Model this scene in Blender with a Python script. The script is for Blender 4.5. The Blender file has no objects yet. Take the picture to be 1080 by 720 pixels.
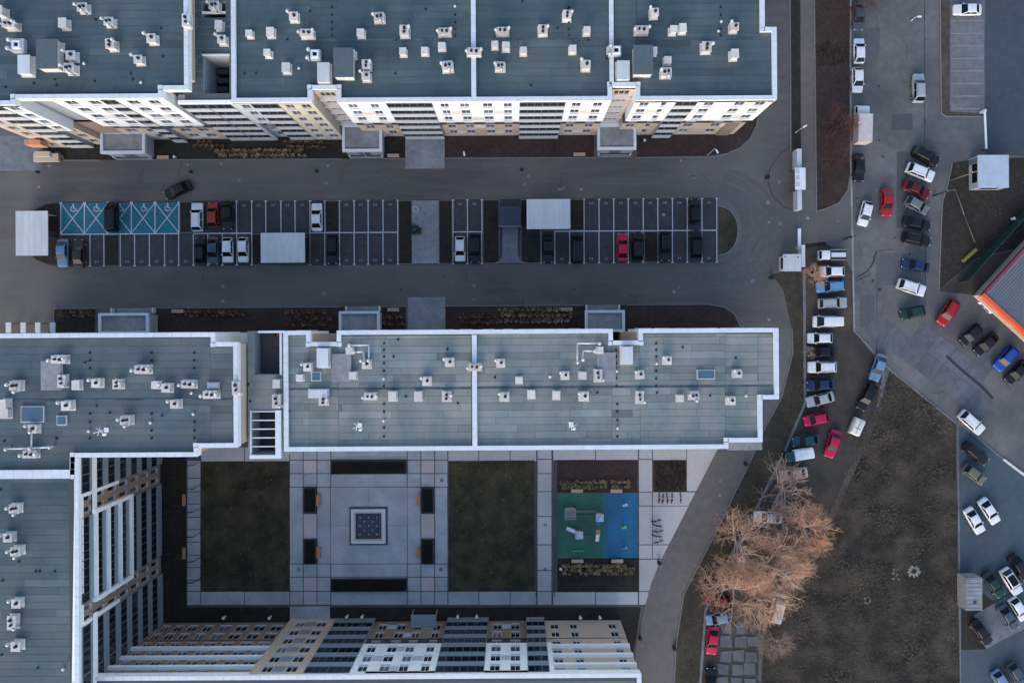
import bpy, math, random
from mathutils import Vector, Matrix
R = math.radians
rnd = random.Random(7)
scene = bpy.context.scene
COL = scene.collection

# ------------------------------------------------------------------ camera, sky, sun, exposure
CAM_H = 116.0                      # metres above the yard
FPX = 754.0                        # focal length in photo pixels (1080 wide)
CX, CY = 543.0, 348.0              # nadir in the photo
ROLL = 0.0062
cam = bpy.data.cameras.new('camera')
cam_o = bpy.data.objects.new('camera', cam); COL.objects.link(cam_o)
cam.sensor_fit = 'HORIZONTAL'; cam.sensor_width = 36.0
cam.lens = FPX * 36.0 / 1080.0
cam.shift_x = -(CX - 540.0) / 1080.0
cam.shift_y = -(360.0 - CY) / 1080.0
cam.clip_start = 1.0; cam.clip_end = 6000.0
cam_o.location = (0, 0, CAM_H); cam_o.rotation_euler = (0, 0, -ROLL)
scene.camera = cam_o

SUN_EL, SUN_AZ = R(24), R(194)     # azimuth clockwise from north (+Y)
world = bpy.data.worlds.new('World'); scene.world = world; world.use_nodes = True
wn = world.node_tree; wn.nodes.clear()
sky = wn.nodes.new('ShaderNodeTexSky'); sky.sky_type = 'NISHITA'; sky.sun_disc = False
sky.sun_elevation = SUN_EL; sky.sun_rotation = SUN_AZ
sky.air_density = 1.0; sky.dust_density = 1.2; sky.ozone_density = 0.25
bg = wn.nodes.new('ShaderNodeBackground'); bg.inputs['Strength'].default_value = 0.15
wo = wn.nodes.new('ShaderNodeOutputWorld')
wn.links.new(sky.outputs[0], bg.inputs['Color']); wn.links.new(bg.outputs[0], wo.inputs['Surface'])

sl = bpy.data.lights.new('sun', 'SUN'); sl.energy = 0.6; sl.angle = R(45); sl.color = (1.0, 0.91, 0.82)
so = bpy.data.objects.new('sun', sl); COL.objects.link(so)
sd = Vector((math.sin(SUN_AZ) * math.cos(SUN_EL), math.cos(SUN_AZ) * math.cos(SUN_EL), math.sin(SUN_EL)))
so.rotation_euler = sd.to_track_quat('Z', 'Y').to_euler(); so.location = (0, -60, 90)
scene.view_settings.view_transform = 'Standard'; scene.view_settings.look = 'None'
scene.view_settings.gamma = 1.0; scene.view_settings.use_curve_mapping = False
scene.view_settings.exposure = 1.25

# ------------------------------------------------------------------ pixel -> place
_c, _s = math.cos(ROLL), math.sin(ROLL)
def G(px, py, z=0.0):
    """photo pixel at height z -> world x, y"""
    x, y = px - CX, CY - py
    k = (CAM_H - z) / FPX
    return ((x * _c + y * _s) * k, (-x * _s + y * _c) * k)
def RC(x0, y0, x1, y1, z=0.0):
    """pixel rectangle -> axis aligned world rectangle (X0,Y0,X1,Y1)"""
    cx, cy = G((x0 + x1) / 2, (y0 + y1) / 2, z); k = (CAM_H - z) / FPX
    w, h = abs(x1 - x0) * k / 2, abs(y1 - y0) * k / 2
    return cx - w, cy - h, cx + w, cy + h
def PX(n, z=0.0): return n * (CAM_H - z) / FPX

# ------------------------------------------------------------------ materials
MATS = {}
def mat(name, col, rough=0.7, var=0.0, scale=1.0, col2=None, bump=0.0, bscale=None, metal=0.0, spec=0.5,
        stretch=(1, 1, 1), coat=0.0, objvar=0.0, tone=False, detail=6.0, big=0.0, bigscale=0.06, tint=None, tscale=.1, tstretch=(1, 1, 1), tamt=.5, ramp=(.32, .68)):
    if name in MATS: return MATS[name]
    m = bpy.data.materials.new(name); m.use_nodes = True
    nt = m.node_tree; N = nt.nodes; L = nt.links
    b = N['Principled BSDF']
    b.inputs['Roughness'].default_value = rough; b.inputs['Metallic'].default_value = metal
    b.inputs['Specular IOR Level'].default_value = spec
    if coat: b.inputs['Coat Weight'].default_value = coat; b.inputs['Coat Roughness'].default_value = 0.06
    b.inputs['Base Color'].default_value = (*col, 1)
    src = None
    if var or col2 or big or bump:
        geo = N.new('ShaderNodeNewGeometry')
        mp = N.new('ShaderNodeMapping'); mp.inputs['Scale'].default_value = stretch
        L.new(geo.outputs['Position'], mp.inputs['Vector'])
    if var or col2:
        nz = N.new('ShaderNodeTexNoise'); nz.inputs['Scale'].default_value = scale; nz.inputs['Detail'].default_value = detail
        nz.inputs['Roughness'].default_value = 0.62
        L.new(mp.outputs[0], nz.inputs['Vector'])
        rp = N.new('ShaderNodeValToRGB'); rp.color_ramp.elements[0].position = ramp[0]; rp.color_ramp.elements[1].position = ramp[1]
        c2 = col2 if col2 else tuple(min(1, c * (1 + var)) for c in col)
        c1 = col if col2 else tuple(c * (1 - var) for c in col)
        rp.color_ramp.elements[0].color = (*c1, 1); rp.color_ramp.elements[1].color = (*c2, 1)
        L.new(nz.outputs['Fac'], rp.inputs['Fac']); src = rp.outputs['Color']
    else:
        rgb = N.new('ShaderNodeRGB'); rgb.outputs[0].default_value = (*col, 1); src = rgb.outputs[0]
    def mul(s, fac_out, lo, hi):
        mr = N.new('ShaderNodeMapRange'); mr.inputs['To Min'].default_value = lo; mr.inputs['To Max'].default_value = hi
        L.new(fac_out, mr.inputs['Value'])
        mx = N.new('ShaderNodeVectorMath'); mx.operation = 'SCALE'
        L.new(s, mx.inputs[0]); L.new(mr.outputs[0], mx.inputs['Scale'])
        return mx.outputs[0]
    if big:
        n2 = N.new('ShaderNodeTexNoise'); n2.inputs['Scale'].default_value = bigscale; n2.inputs['Detail'].default_value = 4
        L.new(mp.outputs[0], n2.inputs['Vector'])
        st = N.new('ShaderNodeMapRange'); st.inputs['From Min'].default_value = 0.3; st.inputs['From Max'].default_value = 0.7
        L.new(n2.outputs['Fac'], st.inputs['Value'])
        src = mul(src, st.outputs[0], 1 - big, 1 + big)
    if tint:
        tm_ = N.new('ShaderNodeMapping'); tm_.inputs['Scale'].default_value = tstretch; L.new(geo.outputs['Position'], tm_.inputs['Vector'])
        n4 = N.new('ShaderNodeTexNoise'); n4.inputs['Scale'].default_value = tscale; n4.inputs['Detail'].default_value = 5; L.new(tm_.outputs[0], n4.inputs['Vector'])
        tr_ = N.new('ShaderNodeMapRange'); tr_.inputs['From Min'].default_value = .42; tr_.inputs['From Max'].default_value = .68; tr_.inputs['To Max'].default_value = tamt; L.new(n4.outputs['Fac'], tr_.inputs['Value'])
        tx = N.new('ShaderNodeMix'); tx.data_type = 'RGBA'; tx.inputs[7].default_value = (*tint, 1); L.new(tr_.outputs[0], tx.inputs[0]); L.new(src, tx.inputs[6]); src = tx.outputs[2]
    if objvar:
        oi = N.new('ShaderNodeObjectInfo'); src = mul(src, oi.outputs['Random'], 1 - objvar, 1 + objvar)
    if tone:
        at = N.new('ShaderNodeAttribute'); at.attribute_name = 'tone'
        src = mul(src, at.outputs['Fac'], 0.0, 2.0)
    L.new(src, b.inputs['Base Color'])
    if bump:
        n3 = N.new('ShaderNodeTexNoise'); n3.inputs['Scale'].default_value = bscale or scale * 6; n3.inputs['Detail'].default_value = 5
        L.new(geo.outputs['Position'], n3.inputs['Vector'])
        bp = N.new('ShaderNodeBump'); bp.inputs['Strength'].default_value = bump; bp.inputs['Distance'].default_value = 0.1
        L.new(n3.outputs['Fac'], bp.inputs['Height']); L.new(bp.outputs[0], b.inputs['Normal'])
    MATS[name] = m
    return m

M = {}
M['earth'] = mat('earth', (.0045, .0038, .0032), .95, col2=(.024, .0185, .0135), scale=.40, bump=1.0, bscale=2.5, big=.3, bigscale=.07, detail=12, tint=(.075, .058, .042), tscale=.28, tamt=.65, ramp=(.38, .66))
M['asphalt'] = mat('asphalt', (.090, .083, .077), .85, var=.14, scale=1.3, bump=.25, bscale=18, big=.16, bigscale=.35, stretch=(.12, 1, 1), tint=(.138, .127, .117), tscale=.06, tamt=.75)
M['asphalt_east'] = mat('asphalt_east', (.112, .112, .111), .85, var=.16, scale=.8, bump=.25, bscale=18, big=.22, bigscale=.09, tint=(.055, .058, .064), tscale=.12, tamt=.7)
M['asphalt_blue'] = mat('asphalt_blue', (.044, .066, .083), .8, var=.14, scale=.9, bump=.2, bscale=18, big=.16, bigscale=.06)
M['asphalt_navy'] = mat('asphalt_navy', (.038, .048, .062), .8, var=.14, scale=.9, bump=.2, bscale=18, big=.18, bigscale=.06)
M['asphalt_bay'] = mat('asphalt_bay', (.040, .040, .044), .85, var=.2, scale=1.1, bump=.25, bscale=18, big=.2, bigscale=.12)
M['asphalt_dirt'] = mat('asphalt_dirt', (.026, .022, .020), .9, col2=(.056, .047, .040), scale=.35, bump=.4, bscale=7, big=.3, bigscale=.08)
M['asphalt_road'] = mat('asphalt_road', (.115, .107, .103), .85, var=.13, scale=.8, bump=.2, bscale=18, big=.14, bigscale=.06)
M['tar'] = mat('tar', (.022, .023, .027), .6, var=.3, scale=2)
M['paint'] = mat('paint', (.52, .53, .55), .7, var=.22, scale=3.5)
M['paint_old'] = mat('paint_old', (.17, .18, .19), .8, var=.35, scale=3)
M['paint_blue'] = mat('paint_blue', (.006, .125, .185), .7, var=.25, scale=2.2, big=.15, bigscale=.3)
M['kerb'] = mat('kerb', (.155, .152, .155), .85, var=.2, scale=2)
M['pave'] = mat('pave', (.36, .372, .395), .85, var=.08, scale=2.2, bump=.1, bscale=14, big=.15, bigscale=.12, objvar=.06, tint=(.20, .205, .215), tscale=.25, tamt=.5)
M['pave_pink'] = mat('pave_pink', (.42, .36, .352), .85, var=.07, scale=2.2, big=.1, bigscale=.12, objvar=.05)
M['pave_warm'] = mat('pave_warm', (.395, .385, .385), .85, var=.06, scale=2.2, big=.1, bigscale=.12, objvar=.04)
M['pave_dark'] = mat('pave_dark', (.075, .078, .085), .9, var=.15, scale=2)
M['concrete'] = mat('concrete', (.21, .215, .225), .85, var=.16, scale=1.4, bump=.2, bscale=10, big=.2, bigscale=.3)
M['slab'] = mat('slab', (.088, .094, .107), .9, var=.2, scale=.9, bump=.3, bscale=8, big=.2, bigscale=.12, objvar=.12)
M['cover'] = mat('cover', (.14, .14, .15), .8, var=.2, scale=3, objvar=.5)
M['concrete_old'] = mat('concrete_old', (.13, .135, .15), .9, var=.2, scale=.9, bump=.3, bscale=8, big=.2, bigscale=.12, objvar=.1)
M['soil'] = mat('soil', (.010, .0088, .007), .95, col2=(.027, .022, .016), scale=1.3, bump=.6, bscale=7, big=.25, bigscale=.2)
M['mulch'] = mat('mulch', (.022, .013, .011), .95, col2=(.052, .030, .025), scale=1.6, bump=.7, bscale=8, big=.25, bigscale=.25)
M['soil_brown'] = mat('soil_brown', (.040, .031, .027), .95, col2=(.085, .064, .052), scale=.9, bump=.6, bscale=6, big=.3, bigscale=.15)
M['lawn'] = mat('lawn', (.015, .015, .0075), .95, col2=(.038, .034, .017), scale=.9, bump=.8, bscale=7, big=.35, bigscale=.15, detail=10, tint=(.078, .062, .034), tscale=.35, tamt=.7)
M['verge'] = mat('verge', (.022, .021, .013), .95, col2=(.052, .043, .029), scale=.9, bump=.7, bscale=8, big=.3, bigscale=.12)
M['roof_dark'] = mat('roof_dark', (.042, .070, .080), .6, var=.09, scale=.8, tone=True, big=.18, bigscale=.09, bump=.08, bscale=9, tint=(.090, .108, .110), tscale=.12, tamt=.8)
M['roof_mid'] = mat('roof_mid', (.060, .084, .094), .6, var=.09, scale=.8, tone=True, big=.16, bigscale=.09, bump=.08, bscale=9, tint=(.118, .128, .125), tscale=.12, tamt=.8)
M['roof_light'] = mat('roof_light', (.148, .177, .172), .6, var=.10, scale=.8, tone=True, big=.14, bigscale=.1, bump=.08, bscale=9, tint=(.245, .235, .222), tscale=.16, tstretch=(1.6, .45, 1), tamt=.75)
M['roof_seam'] = mat('roof_seam', (.05, .058, .065), .8)
M['coping'] = mat('coping', (.57, .60, .645), .5, var=.05, scale=2, objvar=.04)
M['white_wall'] = mat('white_wall', (.84, .83, .81), .7, var=.03, scale=1.2, big=.04, bigscale=.3)
M['beige_wall'] = mat('beige_wall', (.50, .40, .32), .8, var=.06, scale=2.5, big=.06, bigscale=.3)
M['cream_wall'] = mat('cream_wall', (.55, .49, .39), .8, var=.05, scale=2.5, big=.05, bigscale=.3)
M['grey_wall'] = mat('grey_wall', (.30, .32, .34), .75, var=.05, scale=2, big=.06, bigscale=.3)
M['slate_panel'] = mat('slate_panel', (.21, .245, .275), .6, var=.06, scale=2)
M['light_panel'] = mat('light_panel', (.52, .53, .54), .6, var=.05, scale=2)
M['brick_wall'] = mat('brick_wall', (.25, .185, .145), .85, var=.12, scale=4, big=.08, bigscale=.3)
M['dark_wall'] = mat('dark_wall', (.05, .05, .055), .7, var=.1, scale=2)
M['sunset_glow_wall'] = mat('sunset_glow_wall', (.50, .24, .13), .8, var=.12, scale=1.5)  # sunset glow put into the wall colour as orange
M['frame'] = mat('frame', (.55, .56, .58), .5)
M['frame_dark'] = mat('frame_dark', (.10, .11, .12), .5)
M['glass'] = mat('glass', (.010, .013, .018), .1, spec=.4, objvar=.5)
M['glass_pale'] = mat('glass_pale', (.09, .10, .12), .25, spec=.4, objvar=.6)
M['vent_cream'] = mat('vent_cream', (.55, .515, .485), .85, var=.14, scale=3, objvar=.10)
M['vent_dark'] = mat('vent_dark', (.012, .013, .015), .9)
M['galv'] = mat('galv', (.55, .57, .60), .4, metal=.35, var=.08, scale=3)
M['metal_white'] = mat('metal_white', (.68, .70, .73), .45, var=.05, scale=1.5)
M['metal_sheet'] = mat('metal_sheet', (.50, .52, .55), .45, var=.07, scale=1.6, stretch=(2.5, .25, 1), big=.08, bigscale=.2, objvar=.03, tint=(.38, .38, .37), tscale=.5, tstretch=(1.5, .3, 1), tamt=.4)
M['kiosk_roof'] = mat('kiosk_roof', (.36, .42, .50), .5, var=.06, scale=1.2, big=.08, bigscale=.3)
M['box_tan'] = mat('box_tan', (.50, .44, .41), .5, var=.1, scale=1.2)
M['pole_brown'] = mat('pole_brown', (.13, .10, .07), .85, var=.2, scale=3)
M['oil'] = mat('oil', (.020, .020, .022), .6, var=.3, scale=3)
M['patch'] = mat('patch', (.074, .077, .083), .85, var=.15, scale=2, objvar=.2)
M['polish'] = mat('polish', (.096, .092, .091), .8, var=.1, scale=1.2, big=.1, bigscale=.3)
M['leaf'] = mat('leaf', (.30, .20, .08), .8, var=.3, scale=2)
M['infill_pale'] = mat('infill_pale', (.66, .60, .54), .75, var=.04, scale=2)
M['infill_grey'] = mat('infill_grey', (.46, .49, .53), .7, var=.04, scale=2)
M['metal_dark'] = mat('metal_dark', (.035, .037, .042), .5, metal=.2)
M['navy'] = mat('navy', (.020, .026, .048), .5, var=.1, scale=2)
M['skylight'] = mat('skylight', (.07, .115, .15), .15, spec=.6)
M['wood'] = mat('wood', (.42, .20, .085), .7, var=.2, scale=5, stretch=(1, 6, 1))
M['wood_pale'] = mat('wood_pale', (.46, .31, .21), .7, var=.15, scale=5)
M['rubber_green'] = mat('rubber_green', (.034, .112, .082), .9, var=.12, scale=3, big=.18, bigscale=.2)
M['rubber_blue'] = mat('rubber_blue', (.015, .112, .22), .9, var=.12, scale=3, big=.2, bigscale=.2)
M['rubber_teal'] = mat('rubber_teal', (.022, .114, .14), .9, var=.12, scale=3)
M['tyre'] = mat('tyre', (.012, .012, .013), .9)
M['rim'] = mat('rim', (.35, .36, .38), .35, metal=.6)
M['car_glass'] = mat('car_glass', (.006, .008, .010), .1, spec=.2)
M['head_glass'] = mat('head_glass', (.55, .57, .60), .12)
M['tail_red'] = mat('tail_red', (.20, .008, .008), .25)
M['plate'] = mat('plate', (.62, .62, .60), .5)
M['tuft'] = mat('tuft', (.22, .155, .085), .95, col2=(.42, .31, .175), scale=1.2, objvar=.3)
M['tuft_red'] = mat('tuft_red', (.13, .075, .045), .95, col2=(.26, .16, .09), scale=1.2, objvar=.3)
M['tuft_dark'] = mat('tuft_dark', (.020, .020, .013), .95, col2=(.055, .048, .028), scale=1.2, objvar=.3)
M['hedge'] = mat('hedge', (.010, .013, .009), .95, col2=(.028, .032, .020), scale=2.2)
M['dry_grass'] = mat('dry_grass', (.022, .018, .013), .95, col2=(.12, .096, .07), scale=.16, detail=8)
M['green_leaf'] = mat('green_leaf', (.012, .018, .012), .9, col2=(.03, .04, .022), scale=2)
M['stone'] = mat('stone', (.22, .21, .195), .9, var=.2, scale=3, objvar=.25)
M['red_trim'] = mat('red_trim', (.62, .085, .018), .5, var=.08, scale=2)
M['maroon'] = mat('maroon', (.16, .03, .055), .6, var=.1, scale=2)
M['green_fence'] = mat('green_fence', (.005, .026, .022), .7, var=.15, scale=2)
M['yellow'] = mat('yellow', (.22, .17, .03), .7, var=.2, scale=2)
M['shop_roof'] = mat('shop_roof', (.13, .14, .155), .5, var=.08, scale=1)
M['skin'] = mat('skin', (.42, .26, .19), .6)
M['cloth_dark'] = mat('cloth_dark', (.015, .015, .018), .9)
M['hair'] = mat('hair', (.03, .02, .015), .8)
M['toy_green'] = mat('toy_green', (.05, .40, .10), .5)
M['toy_blue'] = mat('toy_blue', (.02, .16, .38), .5)
M['toy_sky'] = mat('toy_sky', (.32, .44, .60), .5)

# ------------------------------------------------------------------ mesh builder
class MB:
    def __init__(s): s.v = []; s.f = []; s.m = []; s.t = None; s.smooth = []
    def quad(s, a, b, c, d, m=0, sm=False):
        i = len(s.v); s.v += [a, b, c, d]; s.f.append((i, i + 1, i + 2, i + 3)); s.m.append(m); s.smooth.append(sm); return s
    def tri(s, a, b, c, m=0):
        i = len(s.v); s.v += [a, b, c]; s.f.append((i, i + 1, i + 2)); s.m.append(m); s.smooth.append(False); return s
    def box(s, x0, y0, z0, x1, y1, z1, m=0, bottom=True):
        i = len(s.v)
        s.v += [(x0, y0, z0), (x1, y0, z0), (x1, y1, z0), (x0, y1, z0), (x0, y0, z1), (x1, y0, z1), (x1, y1, z1), (x0, y1, z1)]
        fs = [(4, 5, 6, 7), (0, 1, 5, 4), (1, 2, 6, 5), (2, 3, 7, 6), (3, 0, 4, 7)]
        if bottom: fs.append((3, 2, 1, 0))
        for f in fs: s.f.append(tuple(i + k for k in f)); s.m.append(m); s.smooth.append(False)
        return s
    def obox(s, cx, cy, z0, z1, hx, hy, ang=0.0, m=0):
        i = len(s.v); c, n = math.cos(ang), math.sin(ang)
        for z in (z0, z1):
            for dx, dy in ((-hx, -hy), (hx, -hy), (hx, hy), (-hx, hy)):
                s.v.append((cx + dx * c - dy * n, cy + dx * n + dy * c, z))
        for f in [(4, 5, 6, 7), (0, 1, 5, 4), (1, 2, 6, 5), (2, 3, 7, 6), (3, 0, 4, 7), (3, 2, 1, 0)]:
            s.f.append(tuple(i + k for k in f)); s.m.append(m); s.smooth.append(False)
        return s
    def prism(s, poly, z0, z1, m=0, bottom=False):
        if area(poly) < 0: poly = poly[::-1]
        n = len(poly); i = len(s.v)
        s.v += [(x, y, z0) for x, y in poly] + [(x, y, z1) for x, y in poly]
        s.f.append(tuple(range(i + n, i + 2 * n))); s.m.append(m); s.smooth.append(False)
        if bottom: s.f.append(tuple(range(i + n - 1, i - 1, -1))); s.m.append(m); s.smooth.append(False)
        for k in range(n):
            j = (k + 1) % n
            s.f.append((i + k, i + j, i + n + j, i + n + k)); s.m.append(m); s.smooth.append(False)
        return s
    def ring(s, outer, inner, z0, z1, m=0):
        n = len(outer); i = len(s.v)
        for P, z in ((outer, z0), (outer, z1), (inner, z1), (inner, z0)): s.v += [(x, y, z) for x, y in P]
        for k in range(n):
            j = (k + 1) % n
            for a in range(3):
                s.f.append((i + a * n + k, i + a * n + j, i + (a + 1) * n + j, i + (a + 1) * n + k)); s.m.append(m); s.smooth.append(False)
        return s
    def tube(s, p0, p1, r0, r1=None, n=8, m=0, cap=True, sm=True):
        r1 = r0 if r1 is None else r1
        a = Vector(p0); b = Vector(p1); d = (b - a)
        if d.length < 1e-6: return s
        d.normalize(); u = d.orthogonal().normalized(); w = d.cross(u)
        i = len(s.v)
        for P, r in ((a, r0), (b, r1)):
            for k in range(n):
                t = 2 * math.pi * k / n; q = P + u * (r * math.cos(t)) + w * (r * math.sin(t)); s.v.append(tuple(q))
        for k in range(n):
            j = (k + 1) % n
            s.f.append((i + k, i + j, i + n + j, i + n + k)); s.m.append(m); s.smooth.append(sm)
        if cap:
            s.f.append(tuple(range(i + n - 1, i - 1, -1))); s.m.append(m); s.smooth.append(False)
            s.f.append(tuple(range(i + n, i + 2 * n))); s.m.append(m); s.smooth.append(False)
        return s
    def loft(s, rings, m=0, sm=True, close=True):
        i = len(s.v); n = len(rings[0])
        for r in rings: s.v += [tuple(p) for p in r]
        for a in range(len(rings) - 1):
            for k in range(n):
                j = (k + 1) % n
                s.f.append((i + a * n + k, i + a * n + j, i + (a + 1) * n + j, i + (a + 1) * n + k)); s.m.append(m); s.smooth.append(sm)
        if close:
            s.f.append(tuple(range(i + n - 1, i - 1, -1))); s.m.append(m); s.smooth.append(sm)
            e = i + (len(rings) - 1) * n
            s.f.append(tuple(range(e, e + n))); s.m.append(m); s.smooth.append(sm)
        return s
    def disc(s, x, y, z0, z1, r, n=12, m=0): return s.tube((x, y, z0), (x, y, z1), r, r, n, m, True, False)
    def mesh(s, name, mats, off=(0, 0, 0)):
        me = bpy.data.meshes.new(name)
        v = s.v if off == (0, 0, 0) else [(a - off[0], b - off[1], c - off[2]) for a, b, c in s.v]
        me.from_pydata(v, [], s.f)
        for k in mats: me.materials.append(M[k] if isinstance(k, str) else k)
        me.polygons.foreach_set('material_index', s.m)
        me.polygons.foreach_set('use_smooth', s.smooth)
        if s.t is not None:
            at = me.attributes.new('tone', 'FLOAT', 'FACE'); at.data.foreach_set('value', s.t)
        me.update()
        return me
    def build(s, name, mats, parent=None, off=(0, 0, 0)):
        return link(name, s.mesh(name, mats, off), parent)
def area(p): return sum(p[i][0] * p[(i + 1) % len(p)][1] - p[(i + 1) % len(p)][0] * p[i][1] for i in range(len(p))) / 2
def link(name, me, parent=None, loc=(0, 0, 0), rz=0.0):
    o = bpy.data.objects.new(name, me); COL.objects.link(o)
    if parent: o.parent = parent
    o.location = loc
    if rz: o.rotation_euler = (0, 0, rz)
    return o
def tag(o, label=None, cat=None, group=None, kind=None):
    if label: o['label'] = label
    if cat: o['category'] = cat
    if group: o['group'] = group
    if kind: o['kind'] = kind
    return o
def thing(name, label, cat, loc=(0, 0, 0), rz=0.0, group=None):
    return tag(link(name, None, None, loc, rz), label, cat, group)
def dup(root, loc, rz, label, group=None):
    r = root.copy(); COL.objects.link(r); r.location = loc; r.rotation_euler = (0, 0, rz); r['label'] = label
    if group: r['group'] = group
    for ch in root.children:
        c = ch.copy(); COL.objects.link(c); c.parent = r
        for g in ch.children:
            d = g.copy(); COL.objects.link(d); d.parent = c
    return r
def P(pts, z=0.0): return [G(x, y, z) for x, y in pts]
def arc(cx, cy, rx, ry, a0, a1, n=8):
    return [(cx + rx * math.cos(R(a0 + (a1 - a0) * i / n)), cy + ry * math.sin(R(a0 + (a1 - a0) * i / n))) for i in range(n + 1)]
def sheet(name, pts, z, m, label, cat='ground', z0=-.02, world_pts=False):
    o = MB().prism(pts if world_pts else P(pts), z0, z).build(name, [m])
    return tag(o, label, cat, kind='structure')
def strip_mb(mb, path, w, z0, z1, closed=False, m=0):
    """a mitred strip of width w centred on a world path"""
    pts = [Vector((p[0], p[1])) for p in path]; n = len(pts); Ls = []; Rs = []
    for i in range(n):
        a = pts[i - 1] if (i or closed) else None; b = pts[(i + 1) % n] if (i < n - 1 or closed) else None
        d1 = (pts[i] - a).normalized() if a is not None else None
        d2 = (b - pts[i]).normalized() if b is not None else None
        if d1 is None: d1 = d2
        if d2 is None: d2 = d1
        n1 = Vector((-d1.y, d1.x)); n2 = Vector((-d2.y, d2.x)); q = (n1 + n2)
        q = q.normalized() if q.length > 1e-6 else n1
        k = w / 2 / max(.4, q.dot(n1))
        Ls.append(pts[i] + q * k); Rs.append(pts[i] - q * k)
    cnt = n if closed else n - 1
    for i in range(cnt):
        j = (i + 1) % n
        a, b, c, d = Rs[i], Rs[j], Ls[j], Ls[i]
        mb.quad((a.x, a.y, z1), (b.x, b.y, z1), (c.x, c.y, z1), (d.x, d.y, z1), m)
        mb.quad((a.x, a.y, z0), (b.x, b.y, z0), (b.x, b.y, z1), (a.x, a.y, z1), m)
        mb.quad((c.x, c.y, z0), (d.x, d.y, z0), (d.x, d.y, z1), (c.x, c.y, z1), m)
        if not closed and i == 0: mb.quad((d.x, d.y, z0), (a.x, a.y, z0), (a.x, a.y, z1), (d.x, d.y, z1), m)
        if not closed and i == cnt - 1: mb.quad((b.x, b.y, z0), (c.x, c.y, z0), (c.x, c.y, z1), (b.x, b.y, z1), m)
    return mb
def kerb(pts, label, w=.16, h=.12, closed=False, m='kerb', name='kerb', cat='kerb'):
    o = strip_mb(MB(), P(pts), w, -.02, h, closed).build(name, [m]); return tag(o, label, cat, kind='structure')

# ================================================================== GROUND, ROADS, BEDS
tag(MB().prism([(-1500, -1500), (1500, -1500), (1500, 1500), (-1500, 1500)], -.5, -.04).build('ground', ['earth']),
    'dark bare earth that runs on beyond the estate', 'ground', kind='structure')
sheet('yard_road', [(-260, -260), (897, -260), (897, 150), (900, 350), (905, 356), (1060, 980), (-260, 980)], .0, 'asphalt',
      'grey asphalt drive looping round the parking island between the blocks', 'road', z0=-.3)
sheet('east_road', [(897, -260), (1360, -260), (1360, 980), (1060, 980), (905, 356), (900, 350), (897, 150)], .0, 'asphalt_east',
      'blue-grey asphalt street and parking area on the east side', 'road', z0=-.3)
# south drive that swings down past the playground
sheet('service_road', [(818, 348), (834, 346), (835, 372), (823, 419), (806, 450), (793, 480), (776, 515), (755, 559), (720, 626), (712, 680), (709, 740),
      (667, 740), (672, 680), (680, 640), (694, 597), (757, 473), (770, 466), (800, 430)], .006, 'asphalt_road',
      'paler asphalt lane curving down past the playground', 'road')
# blue asphalt lot, lower right; navy lot, upper right
sheet('parking_lot', [(1010, 446), (1150, 553), (1150, 800), (1013, 800)], .006, 'asphalt_blue', 'blue-grey asphalt car park in the lower right corner', 'car park')
sheet('parking_lot', [(1039, -60), (1180, -60), (1180, 164), (1039, 164)], .006, 'asphalt_navy', 'dark smooth asphalt yard in the upper right corner', 'car park')
# rough parking lane and earth lot
sheet('parking_lane', [(849, 262), (872, 258), (888, 266), (899, 287), (901, 349), (932, 388), (924, 431), (901, 483), (880, 528), (850, 600), (800, 660), (800, 740),
      (737, 740), (744, 644), (768, 590), (797, 537), (827, 477), (849, 425)], .006, 'asphalt_dirt', 'dark muddy lane with cars parked along both sides', 'lane')
sheet('parking_soil', [(850, 264), (872, 260), (887, 267), (897, 287), (899, 345), (888, 352), (880, 330), (860, 345), (852, 420)], .02, 'soil_brown',
      'trampled brown soil under the first row of parked cars', 'soil')
sheet('earth_lot', [(938, 391), (1008, 447), (1012, 740), (802, 740), (806, 662), (850, 606), (884, 531), (904, 486), (927, 432)], .03, 'earth',
      'large dark rough plot of bare earth and dead grass', 'earth')
sheet('footpath', [(927, 428), (931, 430), (906, 486), (886, 531), (852, 608), (846, 604), (880, 528), (900, 483)], .045, 'soil_brown', 'narrow trodden dirt path beside the earth plot', 'path')
sheet('verge', [(835, 346), (826, 305), (814, 290), (824, 287), (846, 284), (848, 425), (826, 476), (796, 536), (767, 589), (743, 643), (736, 740),
      (710, 740), (713, 680), (721, 626), (756, 559), (777, 515), (794, 480), (807, 450), (824, 419), (836, 372)], .05, 'verge',
      'strip of thin grass between the lane and the parked cars', 'grass')
kerb([(835, 346), (836, 372), (824, 419), (807, 450), (794, 480), (777, 515), (756, 559), (721, 626), (713, 680), (710, 740)], 'concrete kerb on the outer side of the curving lane')
kerb([(848, 284), (849, 425), (827, 477), (797, 537), (768, 590), (744, 644), (737, 740)], 'weathered concrete edging between grass strip and parked cars', w=.42, h=.07, m='concrete_old')
kerb([(694, 597), (680, 640), (672, 680), (667, 740)], 'concrete kerb on the inner side of the curving lane')
kerb([(897, -40), (897, 150), (900, 300), (901, 350)], 'pale kerb line between the estate and the street', w=.3, h=.035, m='concrete')
kerb([(902, 350), (940, 391), (1008, 446)], 'broken kerb along the top of the earth plot', w=.25, h=.08, m='concrete_old')
kerb([(1010, 446), (1013, 740)], 'thin concrete edging along the blue-grey car park', w=.2, h=.1, m='concrete_old')
kerb([(1010, 444), (1058, 484)], 'dark kerb at the top of the blue-grey car park', w=.3, h=.12, m='concrete_old')
kerb([(1058, 484), (1120, 531)], 'whitewashed kerb on the slope of the car park', w=.35, h=.18, m='light_panel')

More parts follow.
